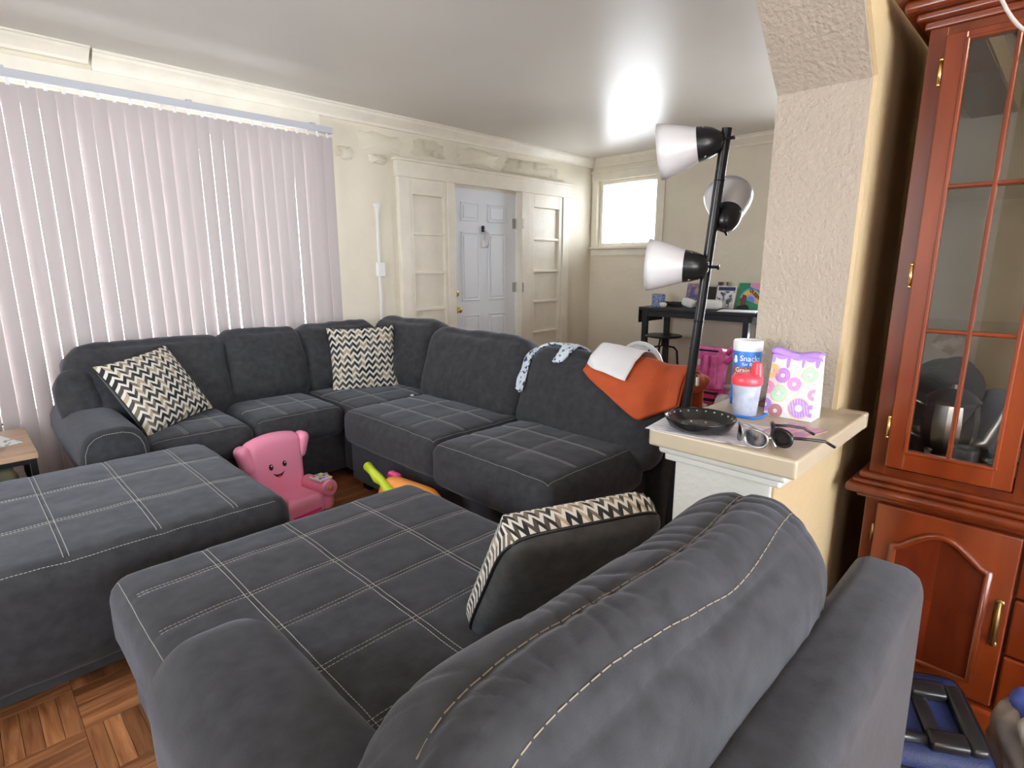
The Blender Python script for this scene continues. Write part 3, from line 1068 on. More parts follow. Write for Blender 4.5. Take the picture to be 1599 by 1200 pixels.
block(ot, -0.62, 0.83, 1.99, 3.00, 0.475, [('y', -0.10, 2.04, 2.96), ('y', 0.15, 2.04, 2.96), ('y', 0.395, 2.04, 2.96), ('y', 0.637, 2.04, 2.96), ('x', 2.33, -0.58, 0.79), ('x', 2.66, -0.58, 0.79)],
      31, (100, 72, 8), 'frl', zsplit=0.10)
bm = NB()
box(bm, -0.56, 0.77, 2.06, 2.94, 0.05, 0.14, 0.01)
obj('base', bm, 'fabric', ot)
for x in (-0.5, 0.7):
    for y in (2.12, 2.88):
        obj('leg', box(NB(), x - 0.04, x + 0.04, y - 0.04, y + 0.04, 0, 0.055, 0.003), 'legs', ot)

# ---- chaise in the foreground
ch = thing('chaise_lounge', 'charcoal suede chaise with one arm and a plump back cushion in the foreground', 'sofa', (0.72, 1.0, 0))
seatch = block(ch, 0.205, 1.255, 0.50, 1.835, 0.470, [('y', 0.455, 0.6, 1.80), ('y', 0.706, 0.6, 1.80), ('y', 0.965, 0.6, 1.80), ('x', 1.65, 0.25, 1.21), ('x', 1.435, 0.25, 1.21), ('x', 1.235, 0.40, 1.21), ('x', 1.035, 0.40, 1.21), ('x', 0.83, 0.40, 1.21)],
               41, (84, 104, 8), 'blr', zsplit=0.24, rr=0.06, name='seat_cushion')
bm = NB()
box(bm, 0.235, 1.24, 0.30, 1.80, 0.06, 0.30, 0.02, 3)
obj('base', bm, 'fabric', ch, smooth=True, angle=40)
# arm: rounded front and top
bm = soft(NB(), (0.125, 0.47, 0.29), 0.10, (20, 40, 24), (0.0, 0.0, 0.0), 0.004, 5, 42, T(0.272, 0.67, 0.365))
for v in bm.verts:
    if v.co.z < 0.45:
        v.co.x += 0.03 * (0.45 - v.co.z) / 0.45
obj('arm', bm, 'fabric', ch, smooth=True)
# back frame
bm = NB()
prism(bm, [(0.115, 0.06), (0.130, 0.68), (0.140, 0.708), (0.165, 0.722), (0.235, 0.722), (0.258, 0.705), (0.270, 0.06)], 0, 0.15, 1.325)
bmesh.ops.bevel(bm, geom=list(bm.edges), offset=0.012, segments=3, profile=0.5, affect='EDGES', clamp_overlap=True)
obj('back_frame', bm, 'fabric', ch, smooth=True, angle=50)
# back cushion with folds pulled towards the seams
def fold(v):
    x, y, z = v
    k = 0.0
    if z > -0.05:
        k = -0.0085 * (1 - abs(math.sin(x * 66 + y * 14 + 9 * noise.noise(Vector((x * 5, y * 4, 1.0)))))) ** 2.0 * max(0.0, noise.noise(Vector((x * 3.0, y * 9.0, 4.2))) + 0.45)
        k -= 0.007 * max(0.0, 1 - abs(y + 0.095 - 0.012 * math.sin((x + 0.42) * 9)) / 0.02) + 0.007 * max(0.0, 1 - abs(y - 0.0 - 0.012 * math.sin((x + 0.42) * 9)) / 0.02)
    dr_ = 0.27 * max(0.0, y + 0.05) * (1.0 if x < 0.2 else max(0.3, 1 - (x - 0.2) * 3)) if z > 0 else 0.0
    return Vector((x, y + k * 0.5, z + k - dr_))
bm = soft(NB(), (0.475, 0.150, 0.225), 0.125, (190, 60, 30), (0.03, 0.02, 0.02), 0.010, 4.0, 43, T(0.69, 0.405, 0.655, rx=R(0)), fold)
bc = obj('back_cushion', bm, 'fabric', ch, smooth=True)
for yy in (0.31, 0.405):
    seams_l = [[(0.27 + 0.01 * i, yy + 0.012 * math.sin(i * 0.09), 0.7) for i in range(88)]]
    stitch(bc, seams_l, r=0.0011, dash=0.011, gap=0.003, name='seam_stitching', m='tan_thread')
for x, y in ((0.32, 0.36), (1.16, 0.36), (0.32, 1.72), (1.16, 1.72)):
    obj('leg', box(NB(), x - 0.035, x + 0.035, y - 0.035, y + 0.035, 0, 0.065, 0.004), 'legs', ch)


# ------------------------------------------------------------------ throw pillows
def pillow(lab, mtx, half=0.24, thick=0.085, seed=0, grp='chevron throw pillows', asym=1.0, puff=0.0):
    t = thing('throw_pillow', lab, 'pillow', mtx.translation[:], 0, grp)
    n = 34
    for side, m, nm in ((1, 'chev', 'front_cover'), (-1, 'pillow_back', 'back_cover')):
        bm = NB()
        uvl = bm.loops.layers.uv.new('UVMap')
        g = []
        for i in range(n + 1):
            row = []
            for j in range(n + 1):
                u, v = 2 * i / n - 1, 2 * j / n - 1
                k = 1 - 0.09 * (1 - abs(u) ** 3) * v * v * 0.9
                k2 = 1 - 0.09 * (1 - abs(v) ** 3) * u * u * 0.9
                th = thick * (max(0, 1 - u * u) ** 0.5 * max(0, 1 - v * v) ** 0.5) ** 0.75
                th += 0.006 * noise.noise(Vector((u * 3, v * 3, seed))) * (1 - u * u) * (1 - v * v)
                e_ = max(abs(u), abs(v))
                pf = 1 + puff * (math.sin(PI * (e_ - 0.55) / 0.45) if e_ > 0.55 and side > 0 else 0)
                cr_ = 1 - (0.19 * (u * v) ** 4 if puff else 0)
                if puff and side > 0:
                    th = thick * (1 - max(0, (e_ - 0.55) / 0.45) ** 2.2)
                p = Vector((u * half * k2 * pf * cr_, v * half * k * pf * cr_, side * th * (asym if side < 0 else 1)))
                row.append((bm.verts.new(mtx @ p), ((u / 2 + 0.5) * (1.7 if puff else 1), (v / 2 + 0.5) * (1.7 if puff else 1))))
            g.append(row)
        for i in range(n):
            for j in range(n):
                q = [g[i][j], g[i + 1][j], g[i + 1][j + 1], g[i][j + 1]]
                if side < 0:
                    q = q[::-1]
                f = bm.faces.new([a[0] for a in q])
                for lp, a in zip(f.loops, q):
                    lp[uvl].uv = a[1]
        obj(nm, bm, m, t, smooth=True)
    bm = NB()
    ring = []
    for s in range(4):
        for i in range(n):
            a = -1 + 2 * i / n
            u, v = [(a, -1), (1, a), (-a, 1), (-1, -a)][s]
            k = 1 - 0.09 * (1 - abs(u) ** 3) * v * v * 0.9
            k2 = 1 - 0.09 * (1 - abs(v) ** 3) * u * u * 0.9
            cr_ = 1 - (0.19 * (u * v) ** 4 if puff else 0)
            ring.append(mtx @ Vector((u * half * k2 * cr_, v * half * k * cr_, 0)))
    tube(bm, ring, 0.004, 6, closed=True)
    obj('piping', bm, 'legs', t, smooth=True)
    return t
def face(loc, normal, upish, roll=0.0):
    nz = Vector(normal).normalized()
    ux = Vector(upish).cross(nz).normalized()
    uy = nz.cross(ux)
    m = Matrix((ux, uy, nz)).transposed().to_4x4()
    return Matrix.Translation(loc) @ m @ Matrix.Rotation(roll, 4, 'Z')
def axes(c, right, up):
    x = Vector(right).normalized()
    n_ = x.cross(Vector(up)).normalized()
    y = n_.cross(x)
    # share the skew between both axes
    y2 = Vector(up).normalized()
    a = (y + y2).normalized()
    b = a.cross(n_).normalized()
    return Matrix.Translation(c) @ Matrix((b, a, n_)).transposed().to_4x4()
pillow('chevron throw pillow tilted against the rolled arm by the blinds', axes((0.745, 3.43, 0.675), (0.37, 0.22, 0.05), (-0.17, 0.2, 0.385)), 0.225, 0.075, 1)
pillow('chevron throw pillow standing upright in the sofa corner', face((2.02, 3.47, 0.685), (-0.38, -0.86, 0.22), (0, 0, 1), R(1)), 0.235, 0.075, 2)
pillow('chevron throw pillow lying against the foreground chaise back, grey reverse showing', face((0.93, 0.755, 0.622), (0.30, 0.80, 0.52), (0, 0, 1), R(2)), 0.222, 0.095, 3, asym=0.6, puff=0.07)

# ------------------------------------------------------------------ cloths on the sofa back
tree_end = [bvh_of(bc_end), bvh_of(bc_mid)] + [bvh_of(c) for c in s2.children if c.name.startswith('back_frame')]
def over_back(y, s):
    """point on a path over the armless sofa's back: s<0 down the front, s>0 down the rear (metres)"""
    rx, rz = 2.335, 0.845
    if s < 0:
        d = -s
        a = min(d, 0.10) / 0.10 * R(70)
        p = Vector((rx - 0.075 * math.sin(a), y, rz - 0.075 * (1 - math.cos(a))))
        if d > 0.10:
            e = d - 0.10
            p += Vector((-0.36 * e, 0, -0.93 * e))
    else:
        d = s
        a = min(d, 0.12) / 0.12 * R(80)
        p = Vector((rx + 0.09 * math.sin(a), y, rz - 0.09 * (1 - math.cos(a))))
        if d > 0.12:
            p += Vector((0.02 * (d - 0.12), 0, -(d - 0.12)))
    return p
def drape(bm, y0, y1, front, rear, ny=24, ns=30, lift=0.0, wav=0.004, seed=0, skew=None):
    g = []
    for i in range(ny + 1):
        u = i / ny
        y = y0 + (y1 - y0) * u
        f, r_ = front(u), rear(u)
        row = []
        for j in range(ns + 1):
            s = -f + (f + r_) * j / ns
            yy = y + (skew(u, s) if skew else 0)
            p = over_back(yy, s)
            q = over_back(yy, s + 0.01) - p
            nrm = Vector((-q.z, 0, q.x)).normalized()
            lf = lift + wav * noise.noise(Vector((u * 5, s * 12, seed)))
            p += nrm * lf
            for tr_ in tree_end:
                if s < 0.0:
                    h = tr_.ray_cast(Vector((1.2, yy, p.z)), Vector((1, 0, 0)))
                    if h[0] is not None and s < -0.05 and p.x > h[0].x - lf:
                        p.x = h[0].x - lf
                if s > -0.12:
                    h = tr_.ray_cast(Vector((p.x, yy, 1.5)), Vector((0, 0, -1)))
                    if h[0] is not None and h[0].z + lf > p.z and h[0].z > 0.75:
                        p.z = h[0].z + lf
            row.append(bm.verts.new(p))
        g.append(row)
    for i in range(ny):
        for j in range(ns):
            bm.faces.new((g[i][j], g[i + 1][j], g[i + 1][j + 1], g[i][j + 1]))
    return bm
oc = thing('orange_cloth', 'folded burnt orange cloth hung over the end of the sofa back', 'cloth', (2.33, 1.4, 0.9))
for nl, (lf, dy) in enumerate(((0.022, 0.0), (0.034, 0.012))):
    bm = drape(NB(), 1.66 - dy, 1.17 + dy * 0.5, lambda u: (0.08 + 0.19 * min(1, u / 0.72) if u < 0.72 else 0.27 - 0.08 * (u - 0.72) / 0.28), lambda u: 0.22, 30, 34, lf, 0.006, 3 + nl)
    o = obj('folded_layer', bm, 'orange', oc, smooth=True)
    sm = o.modifiers.new('thickness', 'SOLIDIFY')
    sm.thickness = 0.009
bm = soft(NB(), (0.065, 0.04, 0.045), 0.033, (16, 14, 12), (0, 0, 0), 0.02, 14, 8, T(2.40, 1.195, 0.795, rx=R(20), ry=R(15)))
obj('bunched_end', bm, 'orange', oc, smooth=True)
bm = NB()
box(bm, 2.32, 2.338, 1.142, 1.150, 0.80, 0.838, 0.001)
obj('care_tag', bm, 'paper', oc, label='small white care tag')
pp = drape(NB(), 1.64, 1.40, lambda u: 0.075 + 0.03 * u, lambda u: 0.13, 14, 18, 0.060, 0.004, 5)
o = obj('paper_sheet', pp, 'paper', smooth=True)
o.modifiers.new('thickness', 'SOLIDIFY').thickness = 0.0015
tag(o, 'curled white paper sheet lying on the orange cloth', 'paper')

fc = thing('floral_cloth', 'pale blue floral garment slung between two sofa back cushions', 'cloth', (2.33, 2.1, 0.9))
bm = drape(NB(), 2.18, 2.04, lambda u: 0.24 + 0.03 * math.sin(u * 3), lambda u: 0.10, 14, 36, 0.022, 0.012, 9, skew=lambda u, s: 0.35 * max(0, s + 0.12) * (u - 1.0) * -1 * -1)
o = obj('hanging_strip', bm, 'floral', fc, smooth=True)
o.modifiers.new('thickness', 'SOLIDIFY').thickness = 0.008
bm = drape(NB(), 2.16, 1.80, lambda u: 0.04 + 0.02 * math.sin(u * 9), lambda u: 0.14, 20, 14, 0.026, 0.02, 12)
o = obj('bunched_top', bm, 'floral', fc, smooth=True)
o.modifiers.new('thickness', 'SOLIDIFY').thickness = 0.012

bm = soft(NB(), (0.07, 0.15, 0.035), 0.03, (14, 20, 8), (0, 0, 0), 0.022, 11, 3, T(2.50, 3.66, 0.885, ry=R(15)))
tag(obj('crumpled_garment', bm, 'denim', smooth=True), 'crumpled dusty blue garment on the sofa corner', 'cloth')
tag(obj('crumb', soft(NB(), (0.010, 0.008, 0.005), 0.004, (6, 6, 4), (0, 0, 0), 0.002, 90, 2, T(1.99, 2.86, 0.53)), 'paper', smooth=True), 'tiny white scrap on the middle seat cushion', 'scrap')

# ================================================================== floor lamp
fl_ = thing('floor_lamp', 'black pole floor lamp with three frosted shades', 'lamp', (2.10, 1.135, 0))
A0, A1 = Vector((2.10, 1.135, 0.02)), Vector((2.10, 0.988, 1.815))
bm = NB()
lathe(bm, [(0.125, 0.0), (0.13, 0.006), (0.125, 0.016), (0.03, 0.026), (0.02, 0.05), (0.0, 0.05)], 36, T(2.10, 1.135, 0))
obj('base', bm, 'black', fl_, smooth=True, angle=40)
bm = NB()
tube(bm, [A0, A1], 0.0185, 20)
obj('pole', bm, 'black', fl_, smooth=True, angle=40)
bm = NB()
tube(bm, [A1.lerp(A0, 0.098), A1.lerp(A0, 0.101)], 0.0195, 20)
tube(bm, [A1.lerp(A0, 0.39), A1.lerp(A0, 0.393)], 0.0195, 20)
obj('joint_rings', bm, 'blackmetal', fl_, smooth=True)
def lamp_head(start, d, cut=0.0, sc=1.0):
    """socket cup at start, shade opening along d"""
    d = Vector(d).normalized()
    q = Vector((0, 0, 1)).rotation_difference(d).to_matrix().to_4x4()
    mt = Matrix.Translation(start) @ q @ Matrix.Scale(sc, 4)
    cup = NB()
    lathe(cup, [(0.0, 0.0), (0.016, 0.002), (0.034, 0.014), (0.046, 0.034), (0.054, 0.06), (0.058, 0.085), (0.055, 0.085), (0.0, 0.075)], 28, mt)
    co = obj('socket_cup', cup, 'black', fl_, smooth=True, angle=50)
    s = NB()
    prof = [(0.0565, 0.082), (0.066, 0.112), (0.078, 0.150), (0.088, 0.184), (0.094, 0.212), (0.0915, 0.212), (0.085, 0.184), (0.075, 0.150), (0.063, 0.112), (0.053, 0.084)]
    lathe(s, prof, 36, mt, False, False)
    obj('glass_shade', s, 'lampglass', fl_, smooth=True)
    k = NB()
    tube(k, [mt @ Vector((0, 0, 0.005)), mt @ Vector((0, 0, -0.03))], 0.006, 8)
    tube(k, [mt @ Vector((0.016, 0, -0.03)), mt @ Vector((-0.016, 0, -0.03))], 0.0045, 8)
    obj('swivel', k, 'blackmetal', co, smooth=True)
    k = NB()
    for a in (0.4, 2.5, 4.6):
        c = Vector((0.052 * math.cos(a), 0.052 * math.sin(a), 0.06))
        tube(k, [mt @ c, mt @ (c * 1.09)], 0.003, 8)
    obj('screws', k, 'steel', co)
Pp = lambda t: A1.lerp(A0, t)
lamp_head(Vector((2.085, 0.988, 1.775)), (-0.38, 0.9, -0.13), sc=1.08)
lamp_head(Vector((2.115, 0.972, 1.468)), (0.73, 0.33, 0.61), sc=0.98)
lamp_head(Vector((2.08, 1.008, 1.322)), (-0.38, 0.9, 0.03), sc=1.08)

# ================================================================== things on the ledge
LZ = 0.90
# printed sheet and pink card
bm = NB()
box(bm, -0.105, 0.105, -0.145, 0.145, 0, 0.0008)
o = obj('printed_sheet', bm, 'newsprint', smooth=False)
o.location = (1.405, 0.640, LZ + 0.0002)
o.rotation_euler = (0, 0, R(8))
tag(o, 'printed paper sheet under the black dish on the ledge', 'paper')
bm = NB()
box(bm, -0.07, 0.07, -0.05, 0.05, 0, 0.0010)
o = obj('pink_card', bm, 'pinkprint')
o.location = (1.535, 0.475, LZ + 0.0003)
o.rotation_euler = (0, 0, R(-12))
tag(o, 'pink printed card behind the black sunglasses', 'card')
# black dish with dotted rim
di = thing('metal_dish', 'round black metal dish with drops around its rim', 'dish', (1.372, 0.660, LZ + 0.001))
bm = NB()
lathe(bm, [(0.0, 0.002), (0.055, 0.0), (0.074, 0.012), (0.085, 0.030), (0.090, 0.036), (0.0915, 0.033), (0.079, 0.010), (0.059, -0.0005), (0.0, -0.0006)][::-1], 48, T(1.372, 0.660, LZ + 0.002))
obj('bowl', bm, mat('black_enamel', (0.012, 0.012, 0.012), 0.18), di, smooth=True)
bm = NB()
lathe(bm, [(0.0, 0.0075), (0.060, 0.0075), (0.066, 0.009), (0.066, 0.004), (0.0, 0.003)][::-1], 40, T(1.372, 0.660, LZ + 0.002))
obj('ash_layer', bm, mat('grey_residue', (0.10, 0.095, 0.085), 0.5, var=0.5, vscale=40), di, smooth=True)
bm = NB()
for i in range(22):
    a = 2 * PI * i / 22
    bmesh.ops.create_icosphere(bm, subdivisions=1, radius=0.0032, matrix=T(1.372 + 0.083 * math.cos(a), 0.660 + 0.083 * math.sin(a), LZ + 0.031))
for i in range(9):
    a = 0.9 * i
    bmesh.ops.create_icosphere(bm, subdivisions=1, radius=0.004, matrix=T(1.372 + 0.035 * math.cos(a), 0.660 + 0.045 * math.sin(a), LZ + 0.012))
dr = obj('drops', bm, 'steel', di, smooth=True)
dr['kind'] = 'stuff'
# snack canister
cx, cy = 1.745, 0.700
cn = thing('snack_canister', 'blue snack canister with a white lid behind the sippy cup', 'canister', (cx, cy, LZ))
bm = NB()
lathe(bm, [(0.0405, 0.002), (0.041, 0.004), (0.041, 0.172), (0.0405, 0.174), (0.0, 0.174), (0.0, 0.002)], 36, T(cx, cy, LZ))
obj('can_body', bm, 'blue', cn, smooth=True, angle=40)
bm = NB()
lathe(bm, [(0.0425, 0.170), (0.0435, 0.173), (0.0435, 0.198), (0.041, 0.202), (0.037, 0.200), (0.0, 0.198)], 36, T(cx, cy, LZ))
obj('lid', bm, 'white', cn, smooth=True, angle=40)
# lettering wraps around the side that faces the room (-X, a little +Y)
va = math.atan2(0 - cy, 0 - cx) + R(6)
def wrap(z, turn=0):
    return T(cx, cy, LZ + z) @ Matrix.Rotation(va + turn + PI / 2, 4, 'Z') @ Matrix.Rotation(R(90), 4, 'X')
def band(z0, z1, a0, a1, m, nm, rr=0.0413):
    bm = NB()
    pr = None
    for i in range(17):
        a = va + a0 + (a1 - a0) * i / 16
        q = [bm.verts.new((cx + r_ * math.cos(a), cy + r_ * math.sin(a), LZ + z)) for r_, z in ((rr, z0), (rr, z1))]
        if pr:
            bm.faces.new((pr[0], q[0], q[1], pr[1]))
        pr = q
    return obj(nm, bm, m, cn, smooth=True)
band(0.088, 0.122, -1.25, 0.45, 'brownprint', 'printed_band')
band(0.0, 0.020, -3.1, 3.1, 'eyeblack', 'printed_band')
textmesh('Snacks', 0.024, wrap(0.148, 0.16), 'white', 'lettering', cn, bend=0.0416)
textmesh('for Baby', 0.014, wrap(0.131, 0.16), 'white', 'lettering', cn, bend=0.0416)
textmesh('Grain', 0.020, wrap(0.112, -0.38), 'white', 'lettering', cn, bend=0.0418)
textmesh('& Grow', 0.017, wrap(0.096, -0.38), 'white', 'lettering', cn, bend=0.0418)
bm = NB()
for dz, rr_ in ((0.150, 0.0065), (0.140, 0.0085)):
    a = va - 1.02
    mt = T(cx + 0.0405 * math.cos(a), cy + 0.0405 * math.sin(a), LZ + dz) @ Matrix.Rotation(a, 4, 'Z') @ Matrix.Scale(0.25, 4, (1, 0, 0))
    bmesh.ops.create_icosphere(bm, subdivisions=2, radius=rr_, matrix=mt)
obj('baby_emblem', bm, 'white', cn, smooth=True)
# sippy cup
cx2, cy2 = 1.600, 0.636
sc_ = thing('sippy_cup', 'clear sippy cup with a coral red spout lid', 'cup', (cx2, cy2, LZ))
bm = NB()
lathe(bm, [(0.0, 0.003), (0.031, 0.002), (0.0325, 0.004), (0.0395, 0.098), (0.0375, 0.098), (0.0305, 0.008), (0.0, 0.007)], 36, T(cx2, cy2, LZ), False, False)
obj('cup_body', bm, 'cupclear', sc_, smooth=True, angle=50)
bm = NB()
lathe(bm, [(0.0415, 0.094), (0.0425, 0.097), (0.0425, 0.112), (0.040, 0.118), (0.030, 0.124), (0.0, 0.126), (0.0, 0.1), (0.0395, 0.099)], 36, T(cx2, cy2, LZ), False, False)
lathe(bm, [(0.014, 0.0), (0.0125, 0.020), (0.0105, 0.038), (0.006, 0.041), (0.0, 0.0415)], 20, T(cx2 + 0.012, cy2 - 0.020, LZ + 0.118) @ Matrix.Scale(1.5, 4, (0.5, 0.86, 0)))
obj('spout_lid', bm, 'coral', sc_, smooth=True, angle=45)
# blue strap under the cup
bm = NB()
tube(bm, [(1.560, 0.665, LZ + 0.004), (1.565, 0.63, LZ + 0.004), (1.572, 0.598, LZ + 0.004), (1.592, 0.585, LZ + 0.006), (1.615, 0.578, LZ + 0.012), (1.618, 0.588, LZ + 0.010)], 0.0035, 8)
o = obj('blue_strap', bm, 'blue', smooth=True)
tag(o, 'short blue strap lying in front of the sippy cup', 'strap')
# dark red slip behind the bag
bm = NB()
box(bm, 1.74, 1.85, 0.565, 0.655, LZ + 0.0005, LZ + 0.014, 0.002)
tag(obj('small_book', bm, mat('dark_red_cover', (0.13, 0.02, 0.02), 0.5)), 'thin dark red booklet between the canister and the paper bag', 'book')

# donut paper bag
dx0, dx1, dy0, dy1, dh = 1.650, 1.728, 0.472, 0.600, 0.180
db = thing('paper_bag', 'white paper treat bag printed with donuts, its top folded over', 'bag', (1.69, 0.536, LZ))
bm = NB()
def bagpt(u, v, h):
    k = 1 - 0.62 * max(0.0, h / dh) ** 1.3
    xm = (dx0 + dx1) / 2
    return Vector((xm + 0.010 * h / dh + (u - 0.5) * (dx1 - dx0) * k, dy0 + 0.004 + v * (dy1 - dy0) - 0.004, LZ + 0.001 + h))
lv = []
for q in range(9):
    h = dh * q / 8
    k = 0.014 * math.sin(PI * q / 8)
    lv.append([bm.verts.new(bagpt(0, 0, h)), bm.verts.new(bagpt(0.5, 0.0, h) + Vector((0, k, 0))), bm.verts.new(bagpt(1, 0, h)), bm.verts.new(bagpt(1, 1, h)), bm.verts.new(bagpt(0.5, 1.0, h) - Vector((0, k, 0))), bm.verts.new(bagpt(0, 1, h))])
for a, b in zip(lv, lv[1:]):
    for i in range(6):
        bm.faces.new((a[i], a[(i + 1) % 6], b[(i + 1) % 6], b[i]))
bm.faces.new(lv[0][::-1])
bm.faces.new(lv[-1])
bmesh.ops.recalc_face_normals(bm, faces=bm.faces)
obj('bag_body', bm, 'bagpaper', db)
bm = NB()
g = []
for i in range(15):
    v = i / 14
    wv = 0.004 * math.sin(v * 9) + 0.006 * (v > 0.75) * (v - 0.75) * 4
    row = []
    for s in range(6):
        pr_ = [(0.52, 0.001), (0.25, 0.006), (-0.10, 0.007), (-0.30, 0.003), (-0.34, -0.006), (-0.22, -0.014)][s]
        p = bagpt(0.5, -0.03 + 1.06 * v, dh)
        row.append(bm.verts.new(p + Vector((pr_[0] * 0.055 - wv * 0.4, 0, pr_[1] + wv))))
    g.append(row)
for i in range(14):
    for s in range(5):
        bm.faces.new((g[i][s], g[i + 1][s], g[i + 1][s + 1], g[i][s + 1]))
o = obj('folded_top', bm, 'lilac', db, smooth=True)
o.modifiers.new('thickness', 'SOLIDIFY').thickness = 0.0012
def front_pt(v, h, lift):
    p = bagpt(0, v, h)
    p2 = bagpt(0, v, h + 0.001)
    t = (p2 - p).normalized()
    nrm = Vector((-t.z, 0, t.x)).normalized()
    return p + nrm * lift
def printed_ring(v, h, r1, r0, m, name, lift=0.0006, a0=0.0, a1=2 * PI, n=24, par=None):
    bm = NB()
    Wd = dy1 - dy0
    pr = None
    for i in range(n + 1):
        a = a0 + (a1 - a0) * i / n
        q = []
        for rr_ in (r0, r1):
            vv = min(1.0, max(0.0, v + rr_ * math.cos(a) / Wd))
            hh = max(0.001, h + rr_ * math.sin(a))
            q.append(bm.verts.new(front_pt(vv, hh, lift)))
        if pr:
            try:
                bm.faces.new((pr[0], q[0], q[1], pr[1]))
            except ValueError:
                pass
        pr = q
    return obj(name, bm, m, par or db)
def donut(v, h, r, m, base='peach', stripes=None):
    b = printed_ring(v, h, r, r * 0.30, base, 'printed_donut', 0.0005)
    printed_ring(v, h, r * 0.90, r * 0.36, m, 'icing', 0.0009, par=b)
    if stripes:
        bm = NB()
        for k in range(-3, 4):
            pr = None
            for i in range(9):
                t = -1 + 2 * i / 8
                yy, zz = k * 0.25 * r, t * math.sqrt(max(0, 0.75 - (k * 0.25) ** 2)) * r
                vv, hh = v + (yy + 0.3 * zz) / (dy1 - dy0), h + zz
                if (yy + 0.3 * zz) ** 2 + zz * zz < (0.40 * r) ** 2 or not (0.01 < vv < 0.99) or hh < 0.002:
                    pr = None
                    continue
                q = [bm.verts.new(front_pt(vv + e / (dy1 - dy0), hh, 0.0012)) for e in (-0.0007, 0.0007)]
                if pr:
                    bm.faces.new((pr[0], q[0], q[1], pr[1]))
                pr = q
        obj('icing_stripes', bm, stripes, b)
# v runs from the camera's right (0) to its left (1)
for a in ((0.72, 0.118, 0.021, 'lilac', 'lilac', 'rose'), (0.16, 0.128, 0.021, 'mint', 'peach', None), (0.45, 0.098, 0.019, 'rose', 'rose', None),
          (0.74, 0.066, 0.024, 'mint', 'peach', None), (0.96, 0.128, 0.021, 'peach', 'peach', None), (1.0, 0.080, 0.019, 'rose', 'rose', None),
          (0.28, 0.033, 0.030, 'lilac', 'peach', 'bagpaper'), (0.76, 0.016, 0.020, 'mauve', 'mauve', None), (1.0, 0.030, 0.019, 'lilac', 'lilac', None),
          (0.02, 0.075, 0.017, 'rose', 'peach', None), (0.02, 0.030, 0.018, 'lilac', 'rose', None)):
    donut(*a)
# purple drips under the fold
bm = NB()
for v0, v1, dp_ in ((0.0, 0.10, 0.020), (0.10, 0.30, 0.006), (0.30, 0.37, 0.024), (0.37, 0.60, 0.005), (0.60, 0.69, 0.030), (0.69, 0.92, 0.006), (0.92, 1.0, 0.018)):
    pr = None
    for i in range(9):
        v = v0 + (v1 - v0) * i / 8
        d_ = 0.012 + dp_ * math.sqrt(max(0, 1 - (2 * i / 8 - 1) ** 2))
        q = [bm.verts.new(front_pt(v, dh - 0.0005, 0.0007)), bm.verts.new(front_pt(v, dh - d_, 0.0007))]
        if pr:
            bm.faces.new((pr[0], pr[1], q[1], q[0]))
        pr = q
obj('printed_drips', bm, 'lilac', db)
sp_r = random.Random(5)
bm = NB()
for i in range(46):
    v, h, a = sp_r.uniform(0.05, 0.95), sp_r.uniform(0.01, 0.145), sp_r.uniform(0, PI)
    e = 0.0028
    dv, dh_ = e * math.cos(a) / (dy1 - dy0), e * math.sin(a)
    n1, n2 = 0.0008 * math.sin(a) / (dy1 - dy0), 0.0008 * math.cos(a)
    bm.faces.new([bm.verts.new(front_pt(min(1, max(0, v + s1 * dv + s2 * n1)), max(0.001, h + s1 * dh_ - s2 * n2), 0.0004)) for s1, s2 in ((-1, -1), (1, -1), (1, 1), (-1, 1))])
sk = obj('printed_sprinkles', bm, 'rose', db)
sk['kind'] = 'stuff'


# sunglasses
def sunglasses(name, lab, loc, rz, framem, lensm, folded=False, sc=1.0):
    t = thing(name, lab, 'sunglasses', loc, rz)
    for s in (-1, 1):
        bm = NB()
        ring = []
        for i in range(24):
            a = 2 * PI * i / 24
            ring.append(Vector((0.008 * (1 - (math.cos(a)) ** 2) * 0, s * 0.034 + 0.029 * math.copysign(abs(math.cos(a)) ** 0.8, math.cos(a)), 0.026 + 0.023 * math.copysign(abs(math.sin(a)) ** 0.8, math.sin(a)))) * sc)
        for p in ring:
            p.x += 0.5 * (p.y ** 2) / 0.07
        tube(bm, ring, (0.0056 if framem == 'black' else 0.003) * sc, 8, closed=True)
        fr = obj('rim', bm, framem, t, smooth=True, world=False)
        bm = NB()
        c = bm.verts.new(Vector((0.5 * (s * 0.034 * sc) ** 2 / 0.07 - 0.003, s * 0.034 * sc, 0.026 * sc)))
        vs = [bm.verts.new(p) for p in ring]
        for i in range(24):
            bm.faces.new((c, vs[i], vs[(i + 1) % 24]))
        ln = obj('lens', bm, lensm, t, smooth=True, world=False)
        bm = NB()
        if folded:
            tube(bm, [Vector((0.030, s * 0.066, 0.034)) * sc, Vector((0.040 + 0.006 * s, s * 0.055, 0.034)) * sc, Vector((0.046 + 0.006 * s, -s * 0.04, 0.026)) * sc, Vector((0.046 + 0.006 * s, -s * 0.060, 0.008)) * sc], 0.0038 * sc, 8)
            obj('temple', bm, framem, t, smooth=True, world=False)
            continue
        tube(bm, [Vector((0.030, s * 0.066, 0.034)) * sc, Vector((0.07, s * 0.069, 0.032)) * sc, Vector((0.115, s * 0.066, 0.026)) * sc, Vector((0.145, s * 0.060, 0.008)) * sc], [0.0045 * sc, 0.0042 * sc, 0.004 * sc, 0.0045 * sc], 8)
        obj('temple', bm, framem, t, smooth=True, world=False)
    bm = NB()
    tube(bm, [Vector((0.001, -0.007, 0.034)) * sc, Vector((-0.002, 0, 0.037)) * sc, Vector((0.001, 0.007, 0.034)) * sc], 0.0025 * sc, 8)
    obj('bridge', bm, framem, t, smooth=True, world=False)
    return t
